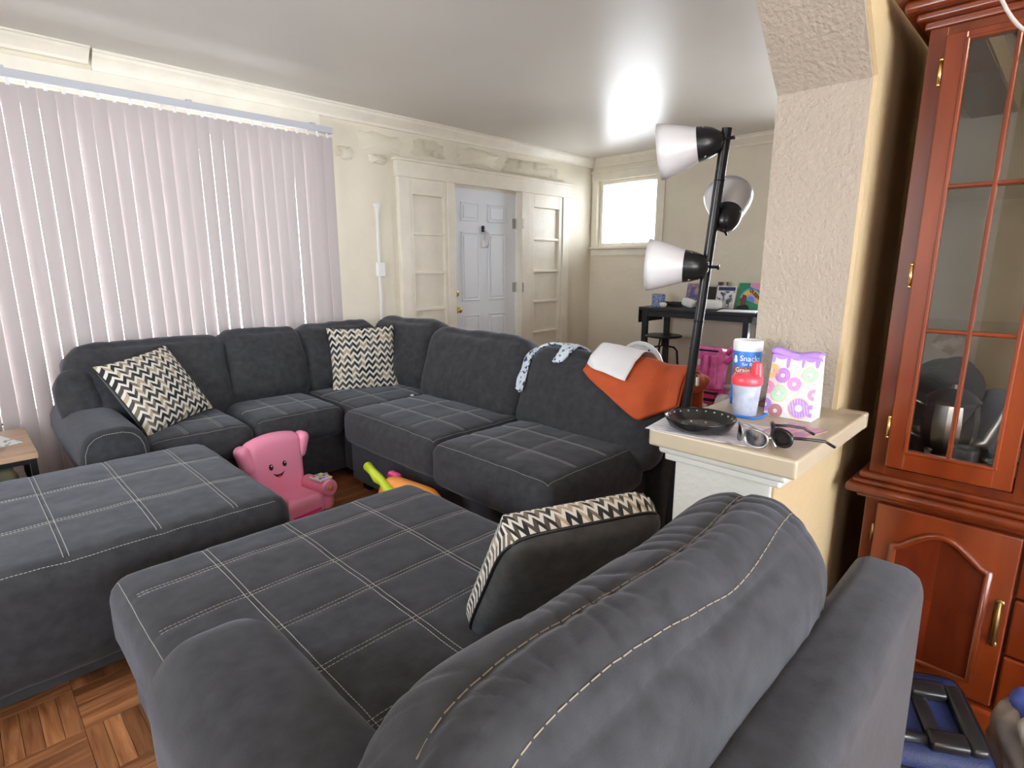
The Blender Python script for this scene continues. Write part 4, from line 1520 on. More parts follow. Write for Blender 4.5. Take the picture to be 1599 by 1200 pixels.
sunglasses('sunglasses', 'glossy black sunglasses lying folded open at the ledge corner', (1.385, 0.475, LZ + 0.003), R(-48), 'black', 'darklens', sc=0.84)
sunglasses('sunglasses', 'silver mirrored sunglasses beside the black pair', (1.322, 0.522, LZ + 0.003), R(-35), 'steel', 'mirrorlens', folded=True, sc=0.92)

# ================================================================== china hutch
HX = 1.92
hu = thing('china_hutch', 'tall cherry wood china hutch with glass doors above panelled cabinet', 'hutch', (2.15, -0.11, 0))
HY0, HY1 = -0.60, 0.37
bm = NB()
box(bm, HX, 2.42, HY0, HY1, 0.08, 0.645, 0.004)
obj('lower_cabinet', bm, 'cherry', hu)
bm = NB()
box(bm, HX - 0.025, 2.43, HY0 - 0.02, HY1 + 0.02, 0.0, 0.10, 0.008)
obj('plinth', bm, 'cherry', hu)
bm = NB()
for a, b, c, d, e in ((0.022, 0.636, 0.652, 0.0, 0.005), (0.050, 0.652, 0.680, 0.0, 0.011), (0.034, 0.680, 0.694, 0.0, 0.005), (0.022, 0.694, 0.716, 0.0, 0.007)):
    box(bm, HX - a, 2.43, HY0 - a, HY1 + a, b, c, e, 3)
obj('waist_moulding', bm, 'cherry', hu, smooth=True, angle=35)
# upper case: hollow
bm = NB()
UT = 1.93
box(bm, HX, 2.36, HY1 - 0.02, HY1, 0.716, UT)
box(bm, HX, 2.36, HY0, HY0 + 0.02, 0.716, UT)
box(bm, HX, 2.36, HY0 + 0.02, HY1 - 0.02, UT - 0.02, UT)
box(bm, HX, 2.36, HY0 + 0.02, HY1 - 0.02, 0.716, 0.735)
obj('upper_case', bm, 'cherry', hu)
obj('back_panel', box(NB(), 2.345, 2.358, HY0 + 0.02, HY1 - 0.02, 0.735, UT - 0.02), mat('smoky_mirror', (0.40, 0.39, 0.37), 0.20, 0.35, var=0.15, vscale=4), hu)
bm = NB()
for y in ((HY1 - 0.04, HY1), (0.005, 0.043), (-0.283, -0.245), (HY0, HY0 + 0.04)):
    box(bm, HX - 0.004, HX + 0.02, y[0], y[1], 0.716, UT, 0.002)
box(bm, HX - 0.003, HX + 0.02, HY0 + 0.02, HY1 - 0.02, UT - 0.03, UT)
box(bm, HX - 0.003, HX + 0.02, HY0 + 0.02, HY1 - 0.02, 0.716, 0.738)
obj('face_frame', bm, 'cherry', hu)
bm = NB()
for a, z0, z1, e in ((0.012, 1.925, 1.945, 0.004), (0.03, 1.945, 1.965, 0.006), (0.055, 1.965, 1.995, 0.010), (0.075, 1.995, 2.03, 0.006)):
    box(bm, HX - a, 2.40, HY0 - a, HY1 + a, z0, z1, e, 3)
obj('cornice', bm, 'cherry', hu, smooth=True, angle=35)
for z in (1.15, 1.53):
    obj('glass_shelf', box(NB(), HX + 0.03, 2.34, HY0 + 0.022, HY1 - 0.022, z - 0.004, z + 0.004), 'cabglass', hu)
def glazed_door(y0, y1, hinge):
    x0, x1 = HX - 0.022, HX - 0.0045
    z0, z1 = 0.745, UT - 0.028
    g0, g1, gz0, gz1 = y0 + 0.042, y1 - 0.046, 0.800, 1.882
    d = thing_part('glass_door', hu)
    bm = NB()
    box(bm, x0, x1, y0, g0, z0, z1, 0.004)
    box(bm, x0, x1, g1, y1, z0, z1, 0.004)
    box(bm, x0 + 0.0003, x1, g0 - 0.002, g1 + 0.002, z0, gz0, 0.003)
    box(bm, x0 + 0.0003, x1, g0 - 0.002, g1 + 0.002, gz1, z1, 0.003)
    for e in (0.0,):
        box(bm, x0 - 0.003, x1, g0 - 0.006, g0 + 0.004, gz0 - 0.004, gz1 + 0.004, 0.003)
        box(bm, x0 - 0.003, x1, g1 - 0.004, g1 + 0.006, gz0 - 0.004, gz1 + 0.004, 0.003)
        box(bm, x0 - 0.003, x1, g0, g1, gz0 - 0.006, gz0 + 0.004, 0.003)
        box(bm, x0 - 0.003, x1, g0, g1, gz1 - 0.004, gz1 + 0.006, 0.003)
    obj('door_frame', bm, 'cherry', d)
    ym = (g0 + g1) / 2
    zs = [gz0, 1.152, 1.530, gz1]
    bm = NB()
    box(bm, x0 - 0.001, x1, ym - 0.006, ym + 0.006, gz0, gz1, 0.004)
    obj('muntin', bm, 'cherry', d)
    for z in zs[1:-1]:
        obj('muntin', box(NB(), x0 - 0.0005, x1, g0, g1, z - 0.006, z + 0.006, 0.004), 'cherry', d)
    for ya, yb in ((g0, ym), (ym, g1)):
        for za, zb in zip(zs, zs[1:]):
            obj('pane', box(NB(), x1 - 0.008, x1 - 0.006, ya, yb, za, zb), 'cabglass', d)
    for z in (0.865, 1.30, 1.815):
        h = NB()
        tube(h, [(x0 + 0.003, hinge, z - 0.028), (x0 + 0.003, hinge, z + 0.028)], 0.004, 8)
        for zz in (-0.030, 0.030):
            bmesh.ops.create_icosphere(h, subdivisions=1, radius=0.005, matrix=T(x0 + 0.003, hinge, z + zz))
        obj('hinge', h, 'brass', d, smooth=True)
def thing_part(name, parent):
    o = bpy.data.objects.new(name, None)
    o.empty_display_size = 0.05
    C.objects.link(o)
    o.parent = parent
    return o
glazed_door(0.045, 0.330, 0.334)
glazed_door(-0.243, 0.003, 0.006)
glazed_door(-0.570, -0.285, -0.574)
def arched_door(y0, y1, z0, z1, hinge, handle):
    d = thing_part('cabinet_door', hu)
    x1 = HX - 0.0005
    x0 = x1 - 0.018
    bm = NB()
    box(bm, x0, x1, y0, y1, z0, z1, 0.006, 3)
    obj('door_slab', bm, 'cherry', d, smooth=True, angle=35)
    a, b = y0 + 0.055, y1 - 0.055
    zb, zs_, zt = z0 + 0.055, z1 - 0.118, z1 - 0.055
    path = [(a, zb), (a, zs_)]
    n = 22
    for i in range(n + 1):
        t = i / n
        y = a + (b - a) * t
        # cathedral arch: small shoulder then a round crown
        tt_ = min(1, max(0, (t - 0.06) / 0.88))
        z = zs_ + (zt - zs_) * (math.sin(PI * tt_) ** 1.15)
        path.append((y, z))
    path += [(b, zs_), (b, zb)]
    bm = NB()
    vs = [bm.verts.new((x0 - 0.0035, y, z)) for y, z in path]
    f = bm.faces.new(vs)
    r_ = bmesh.ops.extrude_face_region(bm, geom=[f])
    bmesh.ops.translate(bm, verts=[v for v in r_['geom'] if isinstance(v, bmesh.types.BMVert)], vec=(0.003, 0, 0))
    bmesh.ops.recalc_face_normals(bm, faces=bm.faces)
    # four veneer quarters
    ym, zm = (a + b) / 2, (zb + zt) / 2
    m1 = bm.copy()
    bm.free()
    for q in range(4):
        c = m1.copy()
        for co, no in (((0, ym, 0), (0, 1 if q % 2 else -1, 0)), ((0, 0, zm), (0, 0, 1 if q > 1 else -1))):
            bmesh.ops.bisect_plane(c, geom=c.verts[:] + c.edges[:] + c.faces[:], plane_co=co, plane_no=no, clear_outer=True)
        for v in c.verts:
            pass
        obj('veneer_panel', c, 'cherry_dark', d)
    m1.free()
    bm = NB()
    tube(bm, [(x0 - 0.003, y, z) for y, z in path] , 0.0105, 8, closed=True)
    obj('arch_moulding', bm, 'cherry', d, smooth=True)
    for z in (z0 + 0.09, z1 - 0.10):
        h = NB()
        tube(h, [(x0 + 0.006, hinge, z - 0.028), (x0 + 0.006, hinge, z + 0.028)], 0.004, 8)
        obj('hinge', h, 'brass_old', d, smooth=True)
    h = NB()
    zc = (z0 + z1) / 2
    pts = [(x0 - 0.002, handle, zc - 0.062), (x0 - 0.010, handle, zc - 0.050), (x0 - 0.022, handle, zc - 0.02), (x0 - 0.024, handle, zc + 0.01), (x0 - 0.016, handle, zc + 0.045), (x0 - 0.002, handle, zc + 0.062)]
    tube(h, pts, [0.004, 0.006, 0.005, 0.0075, 0.005, 0.004], 8)
    for z in (zc - 0.062, zc + 0.062):
        bmesh.ops.create_icosphere(h, subdivisions=2, radius=0.010, matrix=T(x0 - 0.001, handle, z) @ Matrix.Scale(0.5, 4, (1, 0, 0)))
    prism(h, [(handle - 0.010, zc - 0.055), (handle + 0.010, zc - 0.055), (handle + 0.007, zc), (handle + 0.010, zc + 0.055), (handle - 0.010, zc + 0.055), (handle - 0.007, zc)], 0, x0 - 0.002, x0)
    obj('handle', h, 'brass_old', d, smooth=True, angle=40)
arched_door(0.003, 0.335, 0.115, 0.628, 0.339, 0.024)
arched_door(-0.570, -0.238, 0.115, 0.628, -0.574, -0.259)
for z0, z1 in ((0.115, 0.28), (0.287, 0.452), (0.459, 0.628)):
    d = thing_part('drawer', hu)
    bm = NB()
    box(bm, HX - 0.0185, HX - 0.0005, -0.232, -0.003, z0, z1, 0.006, 3)
    obj('drawer_front', bm, 'cherry', d, smooth=True, angle=35)
    h = NB()
    tube(h, [(HX - 0.019, -0.155, (z0 + z1) / 2), (HX - 0.035, -0.140, (z0 + z1) / 2 - 0.008), (HX - 0.035, -0.095, (z0 + z1) / 2 - 0.008), (HX - 0.019, -0.080, (z0 + z1) / 2)], 0.004, 8)
    obj('handle', h, 'brass_old', d, smooth=True)

# things in the hutch
SZ = 0.736
tx, ty = 2.085, 0.215
tp = thing('silver_teapot', 'tarnished silver teapot standing behind the hutch glass', 'teapot', (tx, ty, SZ + 0.09))
bm = NB()
lathe(bm, [(0.0, 0.0), (0.040, 0.0), (0.042, 0.006), (0.026, 0.016), (0.036, 0.026), (0.052, 0.05), (0.060, 0.085), (0.061, 0.125), (0.056, 0.165), (0.060, 0.175), (0.050, 0.185), (0.030, 0.198), (0.014, 0.205), (0.010, 0.215), (0.0, 0.222)], 12, T(tx, ty, SZ + 0.0))
obj('pot_body', bm, 'silver', tp, smooth=True, angle=25)
bm = NB()
tube(bm, [(tx, ty - 0.05, SZ + 0.055), (tx, ty - 0.082, SZ + 0.075), (tx, ty - 0.098, SZ + 0.13), (tx, ty - 0.112, SZ + 0.19), (tx, ty - 0.138, SZ + 0.205)], [0.020, 0.015, 0.010, 0.008, 0.007], 12)
obj('spout', bm, 'silver', tp, smooth=True)
bm = NB()
tube(bm, [(tx, ty + 0.055, SZ + 0.15), (tx, ty + 0.090, SZ + 0.165), (tx, ty + 0.100, SZ + 0.12), (tx, ty + 0.085, SZ + 0.07), (tx, ty + 0.056, SZ + 0.06)], 0.006, 8)
obj('handle', bm, 'silver', tp, smooth=True)
tp.location = (tx, ty, SZ)
tp.scale = (1.15, 1.15, 1.15)
for c_ in tp.children:
    c_.matrix_parent_inverse = Matrix.Translation((-tx, -ty, -SZ))
def glass_piece(x, y, lab, h, r):
    bm = NB()
    lathe(bm, [(0.0, 0.0), (r * 0.8, 0.0), (r * 0.85, 0.004), (r, h), (r * 0.93, h), (r * 0.78, 0.010), (0.0, 0.008)], 16, T(x, y, SZ + 0.0005), False, False)
    return tag(obj('crystal_tumbler', bm, 'crystal', smooth=True, angle=20), lab, 'glass')
glass_piece(1.985, 0.160, 'cut crystal tumbler in front of the silver teapot', 0.085, 0.034)
bm = NB()
lathe(bm, [(0.0, 0.0), (0.022, 0.0), (0.024, 0.004), (0.012, 0.03), (0.020, 0.06), (0.008, 0.085), (0.010, 0.115), (0.0, 0.12)], 16, T(2.20, 0.110, SZ + 0.0005))
tag(obj('crystal_bottle', bm, 'crystal', smooth=True, angle=30), 'small crystal bottle behind the teapot spout', 'bottle')
bm = NB()
lathe(bm, [(0.0, 0.0), (0.018, 0.0), (0.007, 0.02), (0.016, 0.032), (0.008, 0.05), (0.011, 0.062), (0.0, 0.068)], 14, T(1.985, 0.245, SZ + 0.0005))
tag(obj('salt_shaker', bm, 'silver', smooth=True, angle=40), 'little silver shaker at the front of the hutch', 'shaker')
bm = NB()
lathe(bm, [(0.0, 0.0), (0.035, 0.0), (0.04, 0.03), (0.048, 0.07), (0.044, 0.09), (0.0, 0.092)], 20, T(2.18, 0.300, SZ + 0.0005))
tag(obj('silver_bowl', bm, 'silver', smooth=True, angle=40), 'dull silver sugar bowl left of the teapot', 'bowl')
for i, (z, lab) in enumerate(((0.0, 'bottom cream plate of the tilted pile in the hutch'), (0.050, 'upper cream plate resting above the other plate in the hutch'))):
    p = thing('china_plate', lab, 'plate', (2.07, 0.0, SZ + z), 0, 'plates in the hutch')
    bm = NB()
    mt = T(2.07, 0.0, SZ + z + 0.008)
    lathe(bm, [(0.0, 0.004), (0.045, 0.002), (0.06, 0.008), (0.085, 0.016), (0.085, 0.012), (0.06, 0.003), (0.045, -0.003), (0.0, -0.003)][::-1], 8, mt, False, False)
    obj('plate_body', bm, 'china', p)
    bm = NB()
    lathe(bm, [(0.046, 0.0035), (0.052, 0.0062)], 24, mt, False, False)
    obj('blue_band', bm, 'china_blue', p)
    if i == 1:
        bm = NB()
        lathe(bm, [(0.030, 0.0), (0.034, 0.028), (0.040, 0.037), (0.0, 0.038)], 20, T(2.07, 0.0, SZ + 0.0125))
        tag(obj('china_cup', bm, 'china', smooth=True, angle=40), 'upturned cream cup holding up the upper plate', 'cup')
bm = NB()
box(bm, -0.001, 0.001, -0.035, 0.035, -0.045, 0.045)
o = obj('snapshot', bm, 'photo_b')
o.location = (2.335, 0.275, 1.09)
o.rotation_euler = (R(28), 0, 0)
tag(o, 'tilted snapshot stuck on the back of the hutch', 'photo')
# cord hanging over the cornice
bm = NB()
cp = []
for i in range(25):
    t = i / 24
    cp.append((1.838, 0.262 - 0.30 * t, 2.06 - 0.225 * math.sin(PI * min(1, t * 1.15 + 0.0)) ** 0.7 if t < 0.87 else 2.045))
tube(bm, cp, 0.0042, 10)
tag(obj('hanging_cord', bm, 'cord', smooth=True), 'pale cord looping down from the top of the hutch', 'cord')

# ================================================================== blue bag and plastic bag at lower right
bb = thing('suitcase', 'royal blue fabric suitcase lying by the hutch, black handle rails up', 'suitcase', (1.520, 0.190, 0), R(-60))
TL = T(0, 0, 0.165, rx=R(16))
bm = soft(NB(), (0.19, 0.13, 0.105), 0.035, (24, 18, 12), (0.0, 0.0, 0.006), 0.006, 8, 3, TL)
obj('case_body', bm, 'bluebag', bb, smooth=True, world=False)
bm = NB()
for z in (-0.075, 0.075):
    tube(bm, [TL @ Vector((x, y, z)) for x, y in ((-0.155, -0.130), (0.155, -0.130), (0.183, -0.123), (0.191, -0.095), (0.191, 0.095), (0.183, 0.123), (0.155, 0.130), (-0.155, 0.130), (-0.183, 0.123), (-0.191, 0.095), (-0.191, -0.095), (-0.183, -0.123))], 0.009, 8, closed=True)
obj('edge_binding', bm, 'black', bb, smooth=True, world=False)
for y in (-0.075, 0.055):
    bm = NB()
    tube(bm, [TL @ Vector((-0.18, y, 0.112)), TL @ Vector((0.08, y, 0.116))], 0.013, 10)
    obj('handle_rail', bm, 'black', bb, smooth=True, world=False)
    bm = NB()
    box(bm, 0.050, 0.130, y - 0.022, y + 0.022, 0.104, 0.134, 0.008, 3)
    bmesh.ops.transform(bm, matrix=TL, verts=bm.verts)
    obj('rail_cap', bm, 'black', bb, smooth=True, world=False, angle=40)
bm = NB()
box(bm, 0.130, 0.168, -0.095, 0.075, 0.104, 0.130, 0.010, 3)
box(bm, 0.050, 0.085, -0.055, 0.035, 0.104, 0.122, 0.005, 2)
bmesh.ops.transform(bm, matrix=TL, verts=bm.verts)
obj('pull_grip', bm, 'black', bb, smooth=True, world=False, angle=40)
for x in (-0.14, 0.14):
    for y in (-0.09, 0.09):
        lo = (TL @ Vector((x, y, -0.105))).z
        bm = NB()
        tube(bm, [(x, y, 0.0), (x, y, lo + 0.012)], 0.014, 10)
        obj('foot', bm, 'black', bb, smooth=True, world=False)
pb = thing('plastic_bag', 'crumpled grey plastic carrier bag at the lower right corner', 'bag', (1.66, -0.10, 0))
bm = soft(NB(), (0.075, 0.105, 0.135), 0.05, (24, 18, 24), (0, 0, 0), 0.028, 9, 6, T(1.655, -0.105, 0.150, rz=R(-60)))
obj('bag_body', bm, 'greyplastic', pb, smooth=True)
bm = soft(NB(), (0.06, 0.035, 0.05), 0.03, (14, 10, 10), (0, 0, 0), 0.018, 14, 9, T(1.675, -0.075, 0.272, rz=R(30)))
obj('blue_content', bm, mat('bright_blue_cloth', (0.06, 0.12, 0.55), 0.6), pb, smooth=True, label='blue cloth poking out of the bag')
bm = NB()
g = []
for i in range(20):
    t = i / 19
    a = PI * t
    c = Vector((1.575 + 0.15 * t, -0.085 - 0.03 * t + 0.02 * math.sin(3 * a), 0.262 + 0.075 * math.sin(a)))
    g.append([bm.verts.new(c + Vector((0, e, 0.3 * e * math.sin(5 * a)))) for e in (-0.022, -0.008, 0.008, 0.022)])
for a, b in zip(g, g[1:]):
    for i in range(3):
        bm.faces.new((a[i], a[i + 1], b[i + 1], b[i]))
o = obj('handle_loop', bm, 'greyplastic', pb, smooth=True)
o.modifiers.new('thickness', 'SOLIDIFY').thickness = 0.002

# ================================================================== toys
pc = thing('toy_chair', 'pink plastic toddler chair with a smiling face', 'toy chair', (1.17, 2.875, 0), R(10))
# local: faces -Y
def pb_fn(v):
    # widen the back upwards and curve it
    k = (v.z + 0.17) / 0.34
    return Vector((v.x * (0.86 + 0.18 * k), v.y + 0.18 * v.x * v.x * -1 + 0.05 * k, v.z + 0.035 * (1 - (v.x / 0.17) ** 2) * max(0, k)))
bm = soft(NB(), (0.165, 0.045, 0.165), 0.042, (26, 10, 26), (0, 0.008, 0), 0, 1, 0, T(0, 0.075, 0.235), pb_fn)
obj('backrest', bm, 'pink', pc, smooth=True, world=False)
for s in (-1, 1):
    bm = soft(NB(), (0.035, 0.045, 0.075), 0.034, (12, 12, 16), (0, 0, 0), 0, 1, 0, T(s * 0.165, 0.105, 0.335, ry=R(s * 18)))
    obj('ear', bm, 'pink', pc, smooth=True, world=False)
    bm = soft(NB(), (0.042, 0.115, 0.085), 0.04, (12, 20, 16), (0, 0, 0), 0, 1, 0, T(s * 0.150, -0.045, 0.085))
    obj('armrest', bm, 'pink', pc, smooth=True, world=False)
    bm = NB()
    lathe(bm, [(0.0, -0.012), (0.044, -0.012), (0.048, 0.0), (0.044, 0.012), (0.0, 0.012)], 24, T(s * 0.150, -0.155, 0.135, rx=R(90)))
    arm_end = obj('armrest_scroll', bm, 'pink', pc, smooth=True, world=False, angle=40)
    if s > 0:
        bm = NB()
        lathe(bm, [(0.012, 0.0), (0.012, 0.006), (0.0, 0.008)], 16, T(s * 0.150, -0.167, 0.135, rx=R(90)))
        obj('button', bm, 'toyorange', pc, smooth=True, world=False)
bm = soft(NB(), (0.115, 0.115, 0.055), 0.03, (14, 14, 8), (0, 0, 0.006), 0, 1, 0, T(0, -0.055, 0.065))
obj('seat', bm, 'pink', pc, smooth=True, world=False)
bm = NB()
box(bm, -0.085, 0.085, -0.1725, -0.160, 0.035, 0.052, 0.003)
obj('slot', bm, 'pinkdeep', pc, world=False)
# activity pad
bm = NB()
box(bm, 0.108, 0.192, -0.135, -0.035, 0.172, 0.184, 0.004)
pad = obj('activity_pad', bm, 'bagpaper', pc, world=False)
pr_ = random.Random(2)
for i in range(3):
    for j in range(3):
        bm = NB()
        lathe(bm, [(0.009, 0.0), (0.009, 0.003), (0.0, 0.004)], 12, T(0.127 + 0.023 * i, -0.113 + 0.028 * j, 0.184))
        obj('pad_button', bm, ['blue', 'yellow', 'red', 'purple', 'toyorange', 'skyblue', 'yellow', 'blue', 'lime'][i * 3 + j], pad, world=False)
bm = NB()
lathe(bm, [(0.0, -0.012), (0.014, -0.012), (0.014, 0.012), (0.0, 0.012)], 16, T(0.198, -0.060, 0.17, ry=R(90)))
obj('roller', bm, 'purple', pc, smooth=True, world=False, angle=40)
# face: eyes and smile sit on the curved front of the back
def on_back(x, z):
    t = bvh_of(pc.children[0])
    h = t.ray_cast(Vector((x, -0.6, z)), Vector((0, 1, 0)))
    return h[0]
bb_ = [c for c in pc.children if c.name.startswith('backrest')][0]
tree_pc = bvh_of(bb_)
def pcf(x, z, lift=0.001):
    h = tree_pc.ray_cast(Vector((x, -0.6, z)), Vector((0, 1, 0)))
    return (h[0] if h[0] else Vector((x, 0.03, z))) + Vector((0, -lift, 0))
for s in (-1, 1):
    ex, ez = s * 0.040 - 0.015, 0.270
    bm = NB()
    c = bm.verts.new(pcf(ex, ez, 0.0016))
    vs = [bm.verts.new(pcf(ex + 0.0125 * math.cos(2 * PI * i / 20), ez + 0.016 * math.sin(2 * PI * i / 20), 0.0012)) for i in range(20)]
    for i in range(20):
        bm.faces.new((c, vs[i], vs[(i + 1) % 20]))
    e = obj('eye', bm, 'eyeblack', pc, world=False)
    bm = NB()
    c = bm.verts.new(pcf(ex + 0.003, ez + 0.006, 0.0024))
    vs = [bm.verts.new(pcf(ex + 0.003 + 0.0045 * math.cos(2 * PI * i / 12), ez + 0.006 + 0.0045 * math.sin(2 * PI * i / 12), 0.0022)) for i in range(12)]
    for i in range(12):
        bm.faces.new((c, vs[i], vs[(i + 1) % 12]))
    obj('eye_glint', bm, 'white', e, world=False)
bm = NB()
pr = None
for i in range(15):
    t = -1 + 2 * i / 14
    x = -0.015 + 0.036 * t
    z1, z0 = 0.222 + 0.014 * t * t, 0.222 - 0.016 * (1 - t * t) + 0.014 * t * t
    q = [bm.verts.new(pcf(x, z0, 0.0012)), bm.verts.new(pcf(x, z1, 0.0012))]
    if pr:
        bm.faces.new((pr[0], q[0], q[1], pr[1]))
    pr = q
mo = obj('mouth', bm, 'eyeblack', pc, world=False)
bm = NB()
pr = None
for i in range(9):
    t = -1 + 2 * i / 8
    x = -0.015 + 0.018 * t
    q = [bm.verts.new(pcf(x, 0.208, 0.002)), bm.verts.new(pcf(x, 0.2085 + 0.007 * (1 - t * t), 0.002))]
    if pr:
        bm.faces.new((pr[0], q[0], q[1], pr[1]))
    pr = q
obj('tongue', bm, 'red', mo, world=False)

tt = thing('push_toy', 'orange and lime push toy standing before the armless sofa', 'toy', (1.40, 2.12, 0))
bm = soft(NB(), (0.075, 0.21, 0.085), 0.075, (16, 26, 14), (0, 0, 0.012), 0, 1, 0, T(1.42, 2.09, 0.235, rx=R(-4)))
obj('toy_body', bm, 'toyorange', tt, smooth=True)
bm = NB()
tube(bm, [(1.335, 2.06, 0.24), (1.345, 2.14, 0.285), (1.375, 2.25, 0.30), (1.38, 2.30, 0.305), (1.40, 2.38, 0.312), (1.415, 2.45, 0.318), (1.418, 2.462, 0.318)], [0.022, 0.024, 0.020, 0.027, 0.021, 0.024, 0.010], 14)
obj('lime_handle', bm, 'lime', tt, smooth=True)
for x, y, z in ((1.47, 2.29, 0.285), (1.345, 2.02, 0.235)):
    bm = soft(NB(), (0.022, 0.045, 0.03), 0.02, (10, 12, 10), (0, 0, 0), 0, 1, 0, T(x, y, z))
    obj('pink_knob', bm, 'pinkdeep', tt, smooth=True)
bm = NB()
bmesh.ops.create_uvsphere(bm, u_segments=14, v_segments=8, radius=0.020, matrix=T(1.410, 1.975, 0.318) @ Matrix.Scale(0.35, 4, (0, 0, 1)))
obj('eye', bm, 'white', tt, smooth=True)
bm = NB()
bmesh.ops.create_uvsphere(bm, u_segments=12, v_segments=8, radius=0.016, matrix=T(1.425, 2.01, 0.318) @ Matrix.Scale(0.4, 4, (0, 0, 1)))
obj('red_mark', bm, 'red', tt, smooth=True)
for x in (1.365, 1.475):
    for y in (1.95, 2.22):
        bm = NB()
        lathe(bm, [(0.0, -0.015), (0.07, -0.015), (0.078, 0.0), (0.07, 0.015), (0.0, 0.015)], 24, T(x, y, 0.0785, ry=R(90)))
        obj('wheel', bm, 'pinkdeep', tt, smooth=True, angle=40)
bm = NB()
box(bm, 1.375, 1.465, 1.90, 2.27, 0.07, 0.17, 0.012)
obj('chassis', bm, 'toyorange', tt)

# ================================================================== tall desk by the back wall
tb = thing('high_table', 'tall black table with cloth flaps against the back wall', 'table', (5.2, 2.5, 0))
TX0, TX1, TY0, TY1, TZ = 4.93, 5.42, 1.93, 3.10, 0.915
bm = NB()
box(bm, TX0, TX1, TY0, TY1, TZ - 0.03, TZ, 0.004)
obj('table_top', bm, 'table_black', tb)
bm = NB()
box(bm, TX0 + 0.015, TX0 + 0.035, TY0 + 0.04, TY1 - 0.04, TZ - 0.085, TZ - 0.03)
box(bm, TX1 - 0.035, TX1 - 0.015, TY0 + 0.04, TY1 - 0.04, TZ - 0.085, TZ - 0.03)
box(bm, TX0 + 0.035, TX1 - 0.035, TY0 + 0.04, TY0 + 0.06, TZ - 0.085, TZ - 0.03)
box(bm, TX0 + 0.035, TX1 - 0.035, TY1 - 0.06, TY1 - 0.04, TZ - 0.085, TZ - 0.03)
obj('apron', bm, 'table_black', tb)
for x in (TX0 + 0.03, TX1 - 0.03):
    for y in (TY0 + 0.09, TY1 - 0.06):
        obj('leg', box(NB(), x - 0.025, x + 0.025, y - 0.025, y + 0.025, 0, TZ - 0.03, 0.003), 'table_black', tb)
obj('stretcher', box(NB(), TX1 - 0.04, TX1 - 0.02, TY0 + 0.1, TY1 - 0.08, 0.13, 0.16), 'table_black', tb)
bm = NB()
box(bm, TX0 + 0.004, TX1 - 0.02, TY1 + 0.001, TY1 + 0.006, TZ - 0.155, TZ + 0.002, 0.001)
obj('cloth_flap', bm, 'blackcloth', tb)
bm = NB()
box(bm, TX0 - 0.004, TX1 - 0.02, TY0 - 0.008, TY0 - 0.002, TZ - 0.20, TZ + 0.002, 0.001)
obj('cloth_flap', bm, 'blackcloth', tb)
# stool
stl = thing('bar_stool', 'round black stool with bent metal legs under the tall table', 'stool', (4.95, 2.80, 0))
SX, SY, SH = 4.95, 2.82, 0.645
bm = NB()
lathe(bm, [(0.0, -0.012), (0.15, -0.012), (0.175, -0.006), (0.178, 0.004), (0.17, 0.012), (0.0, 0.014)], 36, T(SX, SY, SH))
obj('seat', bm, 'black', stl, smooth=True, angle=40)
for i in range(4):
    a = PI / 4 + i * PI / 2
    c, s = math.cos(a), math.sin(a)
    bm = NB()
    tube(bm, [(SX + 0.03 * c, SY + 0.03 * s, SH - 0.02), (SX + 0.04 * c, SY + 0.04 * s, SH - 0.10), (SX + 0.11 * c, SY + 0.11 * s, SH - 0.115), (SX + 0.14 * c, SY + 0.14 * s, SH - 0.15), (SX + 0.19 * c, SY + 0.19 * s, 0.0)], 0.010, 8)
    obj('leg', bm, 'blackmetal', stl, smooth=True)
bm = NB()
tube(bm, [(SX + 0.155 * math.cos(2 * PI * i / 24), SY + 0.155 * math.sin(2 * PI * i / 24), 0.26) for i in range(24)], 0.007, 8, closed=True)
obj('foot_ring', bm, 'blackmetal', stl, smooth=True)
# things on the desk
bm = NB()
prof = []
for i in range(13):
    prof.append((0.066 + 0.004 * math.sin(i * PI), 0.115 * i / 12))
lathe(bm, [(0.0, 0.0), (0.062, 0.0)] + [(0.062 + 0.005 * abs(math.sin(i * PI / 3)), 0.125 * i / 12) for i in range(13)] + [(0.056, 0.125), (0.054, 0.03), (0.0, 0.03)], 28, T(5.10, 2.985, TZ + 0.001))
tag(obj('woven_pot', bm, 'bluemug', smooth=True), 'blue patterned pot on the left end of the tall table', 'pot')
def card(name, lab, y, w_, h_, m, lean_=14, x=5.34, z=TZ + 0.0025, roll=0, cat='photo', base=None, rz=0):
    bm = NB()
    box(bm, -0.004, 0.004, -w_ / 2, w_ / 2, 0, h_)
    o = obj(name, bm, m)
    o.location = (x, y, z)
    o.rotation_euler = (R(roll), R(lean_), R(rz))
    return tag(o, lab, cat)
card('photo_card', 'bluish photo card standing beside the lamp pole', 2.73, 0.19, 0.235, 'photo_a', 12)
card('photo_card', 'small brown snapshot tucked above the white framed sheet', 2.46, 0.10, 0.25, 'photo_b', 6, x=5.37)
fr_ = thing('framed_sheet', 'white framed black and white print leaning on the tall table', 'frame', (5.28, 2.39, TZ))
mt = T(5.30, 2.395, TZ + 0.004, ry=R(14), rx=R(0), rz=R(-6))
bm = NB()
box(bm, -0.006, 0.006, -0.10, 0.10, 0, 0.215)
bmesh.ops.transform(bm, matrix=mt, verts=bm.verts)
obj('frame_board', bm, 'white', fr_)
bm = NB()
box(bm, -0.0072, -0.0062, -0.088, 0.088, 0.012, 0.165)
bmesh.ops.transform(bm, matrix=mt, verts=bm.verts)
obj('print', bm, 'photo_c', fr_)
bm = NB()
box(bm, -0.0072, -0.0062, -0.088, 0.088, 0.170, 0.205)
bmesh.ops.transform(bm, matrix=mt, verts=bm.verts)
obj('title_strip', bm, mat('navy_print', (0.03, 0.05, 0.14), 0.5), fr_)
